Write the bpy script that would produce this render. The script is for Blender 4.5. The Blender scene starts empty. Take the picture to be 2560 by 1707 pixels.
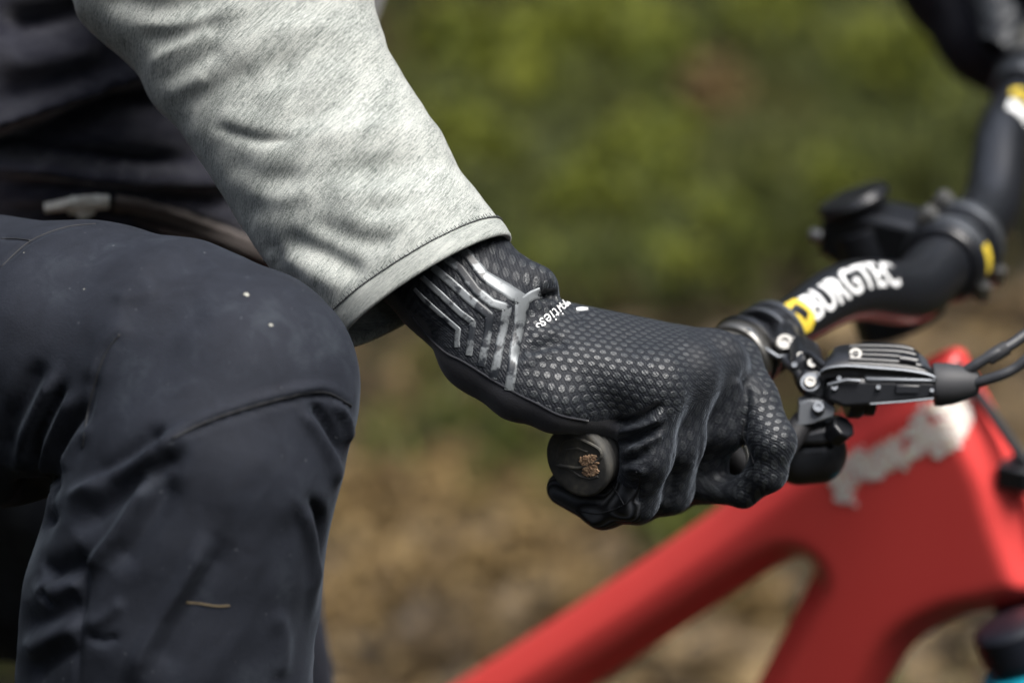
import bpy, bmesh, math, random
import numpy as np
from mathutils import Vector, Matrix
from mathutils.bvhtree import BVHTree

random.seed(7)
rng = np.random.default_rng(7)

# ------------------------------------------------------------------ camera
PITCH = math.radians(24.0)
CAM_H = 1.65
FPX = 7840.0                     # focal length in pixels of a 2560 px wide frame
CAM = np.array([0.0, 0.0, CAM_H])
RIGHT = np.array([1.0, 0.0, 0.0])
UPV = np.array([0.0, math.sin(PITCH), math.cos(PITCH)])
FWD = np.array([0.0, math.cos(PITCH), -math.sin(PITCH)])

sc = bpy.context.scene
cam_d = bpy.data.cameras.new('camera')
cam_d.sensor_width = 36.0
cam_d.lens = FPX / 2560.0 * 36.0
cam_d.clip_start = 0.05
cam_d.clip_end = 500.0
cam_d.dof.use_dof = True
cam_d.dof.focus_distance = 1.385
cam_d.dof.aperture_fstop = 4.0
cam_d.dof.aperture_blades = 0
cam_o = bpy.data.objects.new('camera', cam_d)
sc.collection.objects.link(cam_o)
cam_o.location = CAM
cam_o.rotation_euler = (math.radians(90.0) - PITCH, 0, 0)
sc.camera = cam_o

# ------------------------------------------------------------------ world, sun, exposure
SUN_EL, SUN_AZ = math.radians(67), math.radians(120)      # azimuth clockwise from +Y
world = bpy.data.worlds.new('World')
sc.world = world
world.use_nodes = True
wn = world.node_tree
for n in list(wn.nodes):
    wn.nodes.remove(n)
sky = wn.nodes.new('ShaderNodeTexSky')
sky.sky_type = 'NISHITA'
sky.sun_disc = False
sky.sun_elevation = SUN_EL
sky.sun_rotation = SUN_AZ
sky.air_density = 1.0
sky.dust_density = 4.0
sky.ozone_density = 1.0
hsv = wn.nodes.new('ShaderNodeHueSaturation')
hsv.inputs['Saturation'].default_value = 0.55
bg = wn.nodes.new('ShaderNodeBackground')
bg.inputs['Strength'].default_value = 0.13
wo = wn.nodes.new('ShaderNodeOutputWorld')
wn.links.new(sky.outputs[0], hsv.inputs['Color'])
wn.links.new(hsv.outputs[0], bg.inputs['Color'])
wn.links.new(bg.outputs[0], wo.inputs['Surface'])

sun_d = bpy.data.lights.new('sun', 'SUN')
sun_d.energy = 2.4
sun_d.angle = math.radians(30)
sun_d.color = (1.0, 0.97, 0.92)
sun_o = bpy.data.objects.new('sun', sun_d)
sc.collection.objects.link(sun_o)
sd = Vector((math.cos(SUN_EL) * math.sin(SUN_AZ), math.cos(SUN_EL) * math.cos(SUN_AZ), math.sin(SUN_EL)))
sun_o.rotation_euler = sd.to_track_quat('Z', 'Y').to_euler()

sc.view_settings.view_transform = 'Standard'
sc.view_settings.look = 'None'
sc.view_settings.exposure = 1.02
sc.view_settings.gamma = 1.0
sc.view_settings.use_curve_mapping = False
sc.cycles.use_denoising = True
sc.cycles.max_bounces = 6

# ------------------------------------------------------------------ helpers: coordinates
def q(px, py, z):
    """photo pixel + distance (mm) -> camera-frame mm"""
    return np.array([(px - 1280.0) / FPX * z, -(py - 853.5) / FPX * z, z])

def to_world(P):
    P = np.asarray(P, float)
    return CAM + (P[..., 0:1] * RIGHT + P[..., 1:2] * UPV + P[..., 2:3] * FWD) / 1000.0

def proj(P):
    P = np.asarray(P, float)
    return 1280 + P[..., 0] / P[..., 2] * FPX, 853.5 - P[..., 1] / P[..., 2] * FPX

def nrm(v):
    v = np.asarray(v, float)
    return v / np.linalg.norm(v)

# bike frame, all in camera-frame mm
PSI = math.radians(26.0)
def w2c(v):
    v = np.asarray(v, float)
    return np.array([v @ RIGHT, v @ UPV, v @ FWD])
LAT = w2c([math.sin(PSI), math.cos(PSI), 0])       # towards the far side of the bike
FOR = w2c([math.cos(PSI), -math.sin(PSI), 0])      # the way the bike points
UPC = w2c([0, 0, 1])
S = q(2384, 628, 1690)                             # middle of the handlebar
N0 = q(1443, 1155, 1400)                           # near end of the bar
G = nrm([.57, .33, .752])                          # grip axis, inwards
def B(f, u, l):
    return S + f * FOR + u * UPC + l * LAT
def on_plane(px, py, off=0.0):
    d = np.array([(px - 1280.0) / FPX, -(py - 853.5) / FPX, 1.0])
    s = ((S + off * LAT) @ LAT) / (d @ LAT)
    return d * s
def mirror(P):
    P = np.asarray(P, float)
    return P - 2 * ((P - S) @ LAT)[..., None] * LAT
EF = nrm(FOR - (FOR @ G) * G)
EU = nrm(UPC - (UPC @ G) * G - (UPC @ EF) * EF)
def bar(t, f=0., u=0.):
    return N0 + t * G + f * EF + u * EU

# ------------------------------------------------------------------ helpers: noise, sdf, meshing
def _hash(ix, iy, iz, seed):
    n = (ix * 374761393 + iy * 668265263 + iz * 2147483647 + seed * 974634721) & 0xFFFFFFFF
    n = ((n ^ (n >> 13)) * 1274126177) & 0xFFFFFFFF
    n = n ^ (n >> 16)
    return (n & 0xFFFF) / 65535.0
def vnoise(P, scale, seed=0):
    P = np.asarray(P, float) / np.asarray(scale, float)
    i = np.floor(P).astype(np.int64)
    f = P - i
    f = f * f * (3 - 2 * f)
    out = 0
    for dx in (0, 1):
        for dy in (0, 1):
            for dz in (0, 1):
                w = (f[..., 0] if dx else 1 - f[..., 0]) * (f[..., 1] if dy else 1 - f[..., 1]) * (f[..., 2] if dz else 1 - f[..., 2])
                out = out + w * _hash(i[..., 0] + dx, i[..., 1] + dy, i[..., 2] + dz, seed)
    return out * 2 - 1

def smin(a, b, k):
    h = np.maximum(k - np.abs(a - b), 0) / k
    return np.minimum(a, b) - h * h * k * 0.25
def seg_d(P, a, b, ra, rb, sq=None):
    a = np.asarray(a, np.float32); b = np.asarray(b, np.float32)
    ab = b - a
    t = np.clip(((P - a) @ ab) / max(float(ab @ ab), 1e-6), 0, 1)
    D = P - a - t[..., None] * ab
    if sq is not None:                     # squeeze along a direction
        dv, fac = sq
        dv = np.asarray(dv, np.float32)
        c = D @ dv
        D = D + (c * (fac - 1))[..., None] * dv
    return np.sqrt((D * D).sum(-1)) - (ra + (rb - ra) * t)
def chain_d(P, pts, k=0.0, sq=None):
    d = None
    for (a, ra), (b, rb) in zip(pts[:-1], pts[1:]):
        e = seg_d(P, a, b, ra, rb, sq)
        d = e if d is None else (np.minimum(d, e) if k <= 0 else smin(d, e, k))
    return d
def grid(lo, hi, h):
    lo = np.asarray(lo, float); hi = np.asarray(hi, float)
    n = np.ceil((hi - lo) / h).astype(int) + 1
    ax = [lo[i] + h * np.arange(n[i]) for i in range(3)]
    X, Y, Z = np.meshgrid(*ax, indexing='ij')
    return np.stack([X, Y, Z], -1).astype(np.float32), lo, h
def surface_nets(F, lo, h):
    s = F < 0
    c = [(i, j, k) for i in (0, 1) for j in (0, 1) for k in (0, 1)]
    n0, n1, n2 = F.shape
    cnt = sum(s[i:n0 - 1 + i, j:n1 - 1 + j, k:n2 - 1 + k].astype(np.int8) for i, j, k in c)
    act = np.argwhere((cnt > 0) & (cnt < 8))
    idx = -np.ones((n0 - 1, n1 - 1, n2 - 1), np.int64)
    idx[act[:, 0], act[:, 1], act[:, 2]] = np.arange(len(act))
    acc = np.zeros((len(act), 3)); m = np.zeros(len(act))
    for i, j, k in c:
        for ax in range(3):
            if (i, j, k)[ax]:
                continue
            d = [0, 0, 0]; d[ax] = 1
            a = F[act[:, 0] + i, act[:, 1] + j, act[:, 2] + k]
            b = F[act[:, 0] + i + d[0], act[:, 1] + j + d[1], act[:, 2] + k + d[2]]
            x = (a < 0) != (b < 0)
            t = np.where(x, a / np.where(x, a - b, 1), 0)
            p = np.stack([i + t * d[0], j + t * d[1], k + t * d[2]], -1)
            acc += np.where(x[:, None], p, 0); m += x
    V = lo + h * (act + acc / m[:, None])
    faces = []
    for ax in range(3):
        d = [0, 0, 0]; d[ax] = 1
        a = s[:n0 - d[0], :n1 - d[1], :n2 - d[2]]; b = s[d[0]:, d[1]:, d[2]:]
        e = np.argwhere(a != b)
        u, v = (ax + 1) % 3, (ax + 2) % 3
        ok = (e[:, u] > 0) & (e[:, v] > 0) & (e[:, u] < F.shape[u] - 1) & (e[:, v] < F.shape[v] - 1)
        e = e[ok]
        inside = s[e[:, 0], e[:, 1], e[:, 2]]
        def cell(du, dv):
            o = e.copy(); o[:, u] -= du; o[:, v] -= dv
            return idx[o[:, 0], o[:, 1], o[:, 2]]
        quad = np.stack([cell(1, 1), cell(0, 1), cell(0, 0), cell(1, 0)], -1)
        quad[~inside] = quad[~inside][:, ::-1]
        faces.append(quad)
    return V, np.concatenate(faces)
def vnormals(V, Fc):
    a, b, c, d = (V[Fc[:, i]] for i in range(4))
    n = np.cross(c - a, d - b)
    N = np.zeros_like(V)
    for i in range(4):
        np.add.at(N, Fc[:, i], n)
    return N / np.maximum(np.linalg.norm(N, axis=1, keepdims=True), 1e-9)
def relax(V, Fc, it=3, lam=0.5, mu=-0.52):
    e = np.concatenate([Fc[:, [0, 1]], Fc[:, [1, 2]], Fc[:, [2, 3]], Fc[:, [3, 0]]])
    deg = np.bincount(e.ravel(), minlength=len(V)).astype(float)[:, None]
    for _ in range(it):
        for f in (lam, mu):
            A = np.zeros_like(V)
            np.add.at(A, e[:, 0], V[e[:, 1]]); np.add.at(A, e[:, 1], V[e[:, 0]])
            V = V + f * (A / np.maximum(deg, 1) - V)
    return V
def poly_dist(x, y, pts):
    """distance and fraction along a pixel polyline, plus signed side"""
    pts = np.asarray(pts, float)
    L = np.concatenate([[0], np.cumsum(np.hypot(*np.diff(pts, axis=0).T))])
    best = np.full(x.shape, 1e9); frac = np.zeros_like(best); side = np.zeros_like(best)
    for i in range(len(pts) - 1):
        a, b = pts[i], pts[i + 1]
        ab = b - a; l2 = ab @ ab
        t = np.clip(((x - a[0]) * ab[0] + (y - a[1]) * ab[1]) / l2, 0, 1)
        dx, dy = x - a[0] - t * ab[0], y - a[1] - t * ab[1]
        d = np.hypot(dx, dy)
        m = d < best
        best = np.where(m, d, best)
        frac = np.where(m, (L[i] + t * (L[i + 1] - L[i])) / L[-1], frac)
        side = np.where(m, np.sign(ab[0] * dy - ab[1] * dx) * d, side)
    return best, frac, side
def smooth_poly(pts, n=6):
    """Catmull-Rom through points of any dimension"""
    p = np.asarray(pts, float)
    p = np.vstack([2 * p[0] - p[1], p, 2 * p[-1] - p[-2]])
    out = []
    for i in range(1, len(p) - 2):
        for k in range(n):
            t = k / n
            a, b, c, d = p[i - 1], p[i], p[i + 1], p[i + 2]
            out.append(0.5 * (2 * b + (c - a) * t + (2 * a - 5 * b + 4 * c - d) * t * t + (3 * b - a - 3 * c + d) * t ** 3))
    out.append(p[-2])
    return np.array(out)
def sculpt(V, Fc, strokes, facing=0.05):
    """push the cloth in and out along folds: each stroke is (points, width px, height mm[, sharp])"""
    N = vnormals(V, Fc)
    x, y = proj(V)
    tc = -V / np.linalg.norm(V, axis=1, keepdims=True)
    w = np.clip(((N * tc).sum(1) - facing) / 0.3, 0, 1)
    D = np.zeros(len(V))
    for st in strokes:
        pts, wid, amp = st[:3]
        sharp = st[3] if len(st) > 3 else 0.0
        d, fr, side = poly_dist(x, y, smooth_poly(pts, 5))
        if sharp:
            wl = np.where(side * sharp > 0, wid * (1 - abs(sharp)), wid)
        else:
            wl = wid
        D += amp * np.exp(-(d / wl) ** 2) * np.clip(np.minimum(fr, 1 - fr) * 5 + 0.15, 0, 1)
    return V + N * (D * w)[:, None]

# ------------------------------------------------------------------ helpers: objects
COL = sc.collection
def link(o):
    COL.objects.link(o); return o
def set_parent(o, parent):
    if parent is not None:
        o.parent = parent
        o.matrix_parent_inverse = PARENT_INV.get(parent.name, Matrix())
PARENT_INV = {}
def thing(name, label, cat, loc=(0, 0, 0), group=None, parent=None):
    o = bpy.data.objects.new(name, None)
    o.empty_display_size = 0.05
    o.location = loc
    link(o)
    PARENT_INV[o.name] = Matrix.Translation(-Vector(loc))
    tag(o, label, cat, group)
    return o
def tag(o, label=None, cat=None, group=None, kind=None):
    if label: o['label'] = label
    if cat: o['category'] = cat
    if group: o['group'] = group
    if kind: o['kind'] = kind
    return o
def mesh_obj(name, V, Fc, mats, parent=None, world=False, smooth=True, uv=None, fmat=None, label=None):
    V = np.asarray(V, float)
    if not world:
        V = to_world(V)
    me = bpy.data.meshes.new(name)
    if isinstance(Fc, np.ndarray):
        nf, k = Fc.shape
        me.vertices.add(len(V)); me.vertices.foreach_set('co', V.astype(np.float32).ravel())
        me.loops.add(nf * k); me.loops.foreach_set('vertex_index', Fc.astype(np.int32).ravel())
        me.polygons.add(nf); me.polygons.foreach_set('loop_start', np.arange(0, nf * k, k, dtype=np.int32))
        me.update(calc_edges=True)
    else:
        me.from_pydata([tuple(v) for v in V], [], [tuple(int(i) for i in f) for f in Fc])
        me.update()
    me.validate()
    if smooth:
        me.polygons.foreach_set('use_smooth', [True] * len(me.polygons))
    if uv is not None:                      # uv per face corner
        l = me.uv_layers.new(name='uv')
        l.data.foreach_set('uv', np.asarray(uv, np.float32).ravel())
    if not isinstance(mats, (list, tuple)):
        mats = [mats]
    for m in mats:
        me.materials.append(m)
    if fmat is not None:
        me.polygons.foreach_set('material_index', np.asarray(fmat, np.int32))
    o = bpy.data.objects.new(name, me)
    link(o)
    set_parent(o, parent)
    if label:
        o['label'] = label
    return o
class MB:
    """collects shapes of ONE part"""
    def __init__(s): s.V = []; s.F = []
    def add(s, V, F):
        o = len(s.V); s.V += [tuple(v) for v in V]; s.F += [tuple(i + o for i in f) for f in F]
        return s
    def build(s, name, m, parent=None, smooth=True, bevel=0, world=False, label=None, sharp=40):
        o = mesh_obj(name, np.array(s.V), s.F, m, parent, world=world, smooth=smooth, label=label)
        if smooth and sharp:
            o.data.set_sharp_from_angle(angle=math.radians(sharp))
        if bevel:
            b = o.modifiers.new('bevel', 'BEVEL'); b.width = bevel / 1000.0; b.segments = 3; b.limit_method = 'ANGLE'
            b.angle_limit = math.radians(35); b.harden_normals = False
        return o
def frame_for(ax, ref=None):
    ax = nrm(ax)
    r = np.array([0, 1., 0]) if ref is None else np.asarray(ref, float)
    if abs(ax @ nrm(r)) > .95:
        r = np.array([1., 0, 0])
    a = nrm(np.cross(r, ax)); b = np.cross(ax, a)
    return a, b
def lathe(prof, o, ax, n=40, caps=True, ref=None):
    """prof: (distance along axis, radius)"""
    a, b = frame_for(ax, ref); ax = nrm(ax)
    V = []; F = []
    for (t, r) in prof:
        for i in range(n):
            an = 2 * math.pi * i / n
            V.append(np.asarray(o) + ax * t + r * (math.cos(an) * a + math.sin(an) * b))
    for j in range(len(prof) - 1):
        for i in range(n):
            F.append((j * n + i, j * n + (i + 1) % n, (j + 1) * n + (i + 1) % n, (j + 1) * n + i))
    if caps:
        F.append(tuple(range(n - 1, -1, -1)))
        F.append(tuple((len(prof) - 1) * n + i for i in range(n)))
    return V, F
def tube(path, rad, n=12, caps=True, closed=False):
    path = np.asarray(path, float)
    m = len(path)
    rad = np.full(m, rad) if np.isscalar(rad) else np.asarray(rad, float)
    T = np.gradient(path, axis=0)
    if closed:
        T = np.roll(path, -1, 0) - np.roll(path, 1, 0)
    T /= np.linalg.norm(T, axis=1, keepdims=True)
    a, _ = frame_for(T[0])
    V = []; F = []
    for i in range(m):
        a = nrm(a - (a @ T[i]) * T[i]); b = np.cross(T[i], a)
        for k in range(n):
            an = 2 * math.pi * k / n
            V.append(path[i] + rad[i] * (math.cos(an) * a + math.sin(an) * b))
    for i in range(m if closed else m - 1):
        i2 = (i + 1) % m
        for k in range(n):
            F.append((i * n + k, i * n + (k + 1) % n, i2 * n + (k + 1) % n, i2 * n + k))
    if caps and not closed:
        F.append(tuple(range(n - 1, -1, -1))); F.append(tuple((m - 1) * n + k for k in range(n)))
    return V, F
def prism(pts, d):
    """closed outline (camera-frame mm points) pushed through by vector d"""
    pts = np.asarray(pts, float); n = len(pts)
    V = list(pts) + list(pts + np.asarray(d, float))
    nn = np.zeros(3)
    for i in range(n):
        nn += np.cross(pts[i], pts[(i + 1) % n])
    F = [tuple(range(n - 1, -1, -1)), tuple(range(n, 2 * n))]
    F += [(i, (i + 1) % n, n + (i + 1) % n, n + i) for i in range(n)]
    if nn @ np.asarray(d) < 0:
        F = [f[::-1] for f in F]
    return V, F
def box(c, x, y, z):
    c, x, y, z = (np.asarray(v, float) for v in (c, x, y, z))
    V = [c + i * x + j * y + k * z for k in (-1, 1) for j in (-1, 1) for i in (-1, 1)]
    F = [(0, 2, 3, 1), (4, 5, 7, 6), (0, 1, 5, 4), (2, 6, 7, 3), (0, 4, 6, 2), (1, 3, 7, 5)]
    if np.cross(x, y) @ z < 0:
        F = [f[::-1] for f in F]
    return V, F

# ------------------------------------------------------------------ helpers: materials
class NT:
    def __init__(s, name):
        s.m = bpy.data.materials.new(name); s.m.use_nodes = True
        s.t = s.m.node_tree; s.b = s.t.nodes['Principled BSDF']
    def n(s, kind, **kw):
        o = s.t.nodes.new('ShaderNode' + kind)
        for k, v in kw.items():
            if k.startswith('i_'):
                key = k[2:].replace('_', ' ')
                o.inputs[key].default_value = v
            else:
                setattr(o, k, v)
        return o
    def l(s, a, b): s.t.links.new(a, b)
    def math(s, op, a, b=None, c=None, clamp=False):
        o = s.t.nodes.new('ShaderNodeMath'); o.operation = op; o.use_clamp = clamp
        for i, v in enumerate((a, b, c)):
            if v is None: continue
            if isinstance(v, (int, float)): o.inputs[i].default_value = v
            else: s.l(v, o.inputs[i])
        return o.outputs[0]
    def mix(s, fac, a, b):
        o = s.t.nodes.new('ShaderNodeMix'); o.data_type = 'RGBA'
        for sock, v in ((o.inputs[0], fac), (o.inputs[6], a), (o.inputs[7], b)):
            if isinstance(v, (int, float)): sock.default_value = v
            elif isinstance(v, tuple): sock.default_value = (*v, 1) if len(v) == 3 else v
            else: s.l(v, sock)
        return o.outputs[2]
    def coord(s, which='Object'):
        return s.n('TexCoord').outputs[which]
    def mapping(s, vec, scale=(1, 1, 1), rot=(0, 0, 0), loc=(0, 0, 0)):
        o = s.n('Mapping'); s.l(vec, o.inputs[0])
        o.inputs['Scale'].default_value = scale; o.inputs['Rotation'].default_value = rot; o.inputs['Location'].default_value = loc
        return o.outputs[0]
    def noise(s, vec, scale, detail=3, rough=0.5, dist=0.0):
        o = s.n('TexNoise'); s.l(vec, o.inputs['Vector'])
        o.inputs['Scale'].default_value = scale; o.inputs['Detail'].default_value = detail
        o.inputs['Roughness'].default_value = rough; o.inputs['Distortion'].default_value = dist
        return o.outputs['Fac']
    def ramp(s, fac, stops):
        o = s.n('ValToRGB'); s.l(fac, o.inputs[0])
        e = o.color_ramp.elements
        while len(e) < len(stops): e.new(0.5)
        for el, (p, c) in zip(e, stops):
            el.position = p; el.color = (*c, 1) if len(c) == 3 else c
        return o.outputs[0]
    def base(s, c):
        if isinstance(c, tuple): s.b.inputs['Base Color'].default_value = (*c, 1)
        else: s.l(c, s.b.inputs['Base Color'])
        return s
    def set(s, **kw):
        for k, v in kw.items():
            sock = s.b.inputs[k.replace('_', ' ')]
            if isinstance(v, (int, float, tuple)): sock.default_value = v
            else: s.l(v, sock)
        return s
    def bump(s, h, strength=0.3, dist=0.001):
        o = s.n('Bump'); o.inputs['Strength'].default_value = strength; o.inputs['Distance'].default_value = dist
        s.l(h, o.inputs['Height']); s.l(o.outputs[0], s.b.inputs['Normal'])
        return s
def plain(name, c, rough=0.5, metal=0.0, **kw):
    t = NT(name); t.base(c).set(Roughness=rough, Metallic=metal, **kw)
    return t.m

# --- fabrics
def sleeve_mat():
    t = NT('heather_grey_jersey')
    uv = t.coord('UV')
    r = t.mapping(uv, rot=(0, 0, math.radians(-20)))
    s1 = t.noise(t.mapping(r, scale=(95, 1250, 1)), 1.0, 3, 0.6, 0.2)
    s2 = t.noise(t.mapping(r, scale=(420, 4200, 1)), 1.0, 2, 0.6)
    s3 = t.noise(t.mapping(r, scale=(26, 90, 1)), 1.0, 3, 0.55, 0.5)
    f = t.math('ADD', t.math('MULTIPLY', s1, 0.33), t.math('ADD', t.math('MULTIPLY', s2, 0.55), t.math('MULTIPLY', s3, 0.25)))
    col = t.ramp(f, [(0.43, (0.085, 0.10, 0.093)), (0.53, (0.265, 0.287, 0.268)), (0.63, (0.45, 0.467, 0.44)), (0.76, (0.55, 0.56, 0.52))])
    t.base(col).set(Roughness=0.9, Sheen_Weight=0.25, Sheen_Roughness=0.5, Specular_IOR_Level=0.2)
    t.bump(t.math('ADD', s2, t.noise(t.mapping(uv, scale=(1400, 1400, 1)), 1.0, 1)), 0.35, 0.0006)
    return t.m
def trouser_mat():
    t = NT('navy_softshell_cloth')
    o = t.coord('Object')
    n1 = t.noise(o, 22, 4, 0.6, 0.4)
    n2 = t.noise(o, 1500, 2)
    n3 = t.noise(o, 75, 4, 0.65, 1.0)
    f = t.math('ADD', t.math('MULTIPLY', n1, 0.6), t.math('MULTIPLY', n3, 0.4))
    col = t.ramp(f, [(0.36, (0.0085, 0.0105, 0.0165)), (0.55, (0.014, 0.017, 0.0255)), (0.70, (0.027, 0.033, 0.043))])
    sp = t.noise(o, 420, 1)
    spk = t.ramp(sp, [(0.77, (0, 0, 0)), (0.80, (1, 1, 1))])
    col = t.mix(t.math('MULTIPLY', spk, 0.22), col, (0.22, 0.24, 0.26))
    t.base(col).set(Roughness=0.8, Sheen_Weight=0.1, Sheen_Roughness=0.3, Sheen_Tint=(0.55, 0.68, 0.85, 1), Specular_IOR_Level=0.25)
    t.bump(t.math('ADD', n2, t.math('MULTIPLY', n3, 0.5)), 0.4, 0.0006)
    return t.m
def shirt_mat():
    t = NT('charcoal_marl_jersey')
    o = t.coord('Object')
    n1 = t.noise(t.mapping(o, scale=(60, 60, 160)), 1.0, 3, 0.6)
    n2 = t.noise(o, 900, 2)
    col = t.ramp(n1, [(0.35, (0.012, 0.0125, 0.021)), (0.7, (0.038, 0.039, 0.051))])
    t.base(col).set(Roughness=0.9, Sheen_Weight=0.3, Specular_IOR_Level=0.15)
    t.bump(n2, 0.25, 0.001)
    return t.m
def glove_mesh_mat(name='black_honeycomb_mesh_knit', k=1.0):
    """knit with a honeycomb of open mesh dots (uv in mm)"""
    t = NT(name)
    uv = t.coord('UV')
    sep = t.n('SeparateXYZ'); t.l(uv, sep.inputs[0])
    PX, PY = 4.7, 7.4                   # dot pitch and two row pitches
    def cell(ox, oy):
        u = t.math('SUBTRACT', t.math('FRACT', t.math('ADD', t.math('DIVIDE', sep.outputs[0], PX), ox)), 0.5)
        v = t.math('SUBTRACT', t.math('FRACT', t.math('ADD', t.math('DIVIDE', sep.outputs[1], PY), oy)), 0.5)
        u = t.math('DIVIDE', t.math('MULTIPLY', u, PX), 1.55)
        v = t.math('DIVIDE', t.math('MULTIPLY', v, PY), 1.2)
        return t.math('SQRT', t.math('ADD', t.math('MULTIPLY', u, u), t.math('MULTIPLY', v, v)))
    d = t.math('MINIMUM', cell(0.0, 0.0), cell(0.5, 0.5))
    dot = t.math('MULTIPLY', t.math('SUBTRACT', 1.0, t.math('MULTIPLY', t.math('SUBTRACT', d, 0.92), 3.6), clamp=True), k)
    o = t.coord('Object')
    grain = t.noise(o, 1500, 1)
    big = t.noise(o, 60, 3)
    rib = t.n('TexWave', wave_type='BANDS', bands_direction='DIAGONAL')
    t.l(uv, rib.inputs['Vector']); rib.inputs['Scale'].default_value = 0.35; rib.inputs['Distortion'].default_value = 0.6
    spark = t.math('MULTIPLY', dot, t.ramp(grain, [(0.35, (0.25, 0.25, 0.25)), (0.62, (1, 1, 1))]))
    knit = t.mix(rib.outputs['Fac'], (0.0075, 0.009, 0.013), (0.016, 0.0185, 0.0235))
    col = t.mix(spark, knit, (0.036, 0.041, 0.045))
    t.base(col).set(Roughness=t.math('SUBTRACT', 0.62, t.math('MULTIPLY', dot, 0.2)), Sheen_Weight=0.2, Sheen_Roughness=0.35,
                    Sheen_Tint=(0.7, 0.8, 0.95, 1), Specular_IOR_Level=t.math('MULTIPLY_ADD', dot, 0.35, 0.25))
    t.bump(t.math('ADD', t.math('MULTIPLY', dot, -0.6), t.math('ADD', t.math('MULTIPLY', rib.outputs['Fac'], 0.2), t.math('MULTIPLY', grain, 0.7))), 0.6, 0.0007)
    return t.m
def glove_plain_mat():
    t = NT('black_stretch_knit')
    o = t.coord('Object')
    n = t.noise(o, 1300, 2)
    t.base(t.mix(n, (0.012, 0.013, 0.018), (0.030, 0.031, 0.038))).set(Roughness=0.8, Sheen_Weight=0.25, Specular_IOR_Level=0.18)
    t.bump(n, 0.3, 0.0005)
    return t.m
def glove_rib_mat():
    t = NT('black_ribbed_palm_cloth')
    uv = t.coord('UV')
    sep = t.n('SeparateXYZ'); t.l(uv, sep.inputs[0])
    w = t.math('SINE', t.math('MULTIPLY', sep.outputs[0], 2 * math.pi / 1.75))
    w01 = t.math('MULTIPLY_ADD', w, 0.5, 0.5)
    t.base(t.mix(w01, (0.006, 0.007, 0.009), (0.075, 0.08, 0.09))).set(Roughness=0.55, Specular_IOR_Level=0.35)  # rib crests painted lighter than the grooves, standing in for light on them
    t.bump(w01, 0.8, 0.0009)
    return t.m
def print_mat():
    t = NT('worn_silver_rubber_print')
    o = t.coord('Object')
    n1 = t.noise(o, 130, 4, 0.65, 0.3)
    n2 = t.noise(o, 45, 3, 0.6)
    f = t.math('ADD', t.math('MULTIPLY', n1, 0.6), t.math('MULTIPLY', n2, 0.4))
    m = t.ramp(f, [(0.44, (0, 0, 0)), (0.50, (1, 1, 1))])
    col = t.mix(m, (0.012, 0.015, 0.02), (0.18, 0.195, 0.205))
    t.base(col).set(Roughness=0.45, Specular_IOR_Level=0.6, Metallic=t.math('MULTIPLY', m, 0.3))
    t.bump(n1, 0.06, 0.0005)
    return t.m
M = {}
M['sleeve'] = sleeve_mat(); M['trouser'] = trouser_mat(); M['shirt'] = shirt_mat()
M['mesh'] = glove_mesh_mat(); M['mesh_faint'] = glove_mesh_mat('black_mesh_knit_faint', 0.45); M['knit'] = glove_plain_mat(); M['rib'] = glove_rib_mat(); M['print'] = print_mat()
M['thread'] = plain('dark_thread', (0.03, 0.033, 0.035), 0.8)
M['black_thread'] = plain('black_thread', (0.01, 0.011, 0.014), 0.7)
M['white_print'] = plain('white_ink', (0.75, 0.76, 0.76), 0.6)
M['yellow_print'] = plain('yellow_ink', (0.70, 0.52, 0.05), 0.5)
M['skin'] = plain('skin', (0.42, 0.25, 0.18), 0.55)
M['hemlining'] = plain('taupe_lining', (0.11, 0.095, 0.09), 0.85)
M['grit'] = plain('pale_grit', (0.34, 0.34, 0.30), 0.9)
M['whitetag'] = plain('white_cloth_tag', (0.82, 0.83, 0.76), 0.8)
def rubber():
    t = NT('scuffed_black_rubber')
    o = t.coord('Object')
    n = t.noise(o, 260, 4, 0.65); n2 = t.noise(o, 60, 3)
    f = t.math('ADD', t.math('MULTIPLY', n, 0.5), t.math('MULTIPLY', n2, 0.5))
    t.base(t.ramp(f, [(0.36, (0.042, 0.043, 0.044)), (0.55, (0.075, 0.073, 0.066)), (0.72, (0.14, 0.13, 0.10))])).set(Roughness=0.72, Specular_IOR_Level=0.35)
    t.bump(n, 0.25, 0.0006)
    return t.m
M['rubber'] = rubber()
def dirt():
    t = NT('dried_tan_mud')
    o = t.coord('Object')
    n = t.noise(o, 500, 4, 0.7)
    t.base(t.ramp(n, [(0.32, (0.09, 0.05, 0.028)), (0.46, (0.40, 0.25, 0.15)), (0.62, (0.58, 0.40, 0.25))])).set(Roughness=0.95)
    t.bump(n, 0.8, 0.001)
    return t.m
M['mud'] = dirt()
M['satin_black'] = plain('satin_black_alloy', (0.008, 0.009, 0.012), 0.36, 0.0, Coat_Weight=0.4, Coat_Roughness=0.22)
M['gloss_black'] = plain('gloss_black_anodised', (0.014, 0.015, 0.018), 0.28, 0.25, Specular_IOR_Level=0.8)
M['grey_alloy'] = plain('grey_forged_alloy', (0.13, 0.14, 0.155), 0.4, 0.8)
M['lever_black'] = plain('matte_black_lever', (0.006, 0.006, 0.008), 0.7)
M['lever_edge'] = plain('polished_lever_edge', (0.75, 0.72, 0.66), 0.35, 0.6)
M['lever_grey'] = plain('satin_grey_lever', (0.15, 0.16, 0.175), 0.42, 0.5)
M['bright_steel'] = plain('bright_steel', (0.29, 0.285, 0.27), 0.42, 1.0)
M['boot'] = plain('dark_grey_rubber_boot', (0.035, 0.036, 0.04), 0.6)
M['hose'] = plain('black_hose', (0.03, 0.032, 0.037), 0.45)
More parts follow.
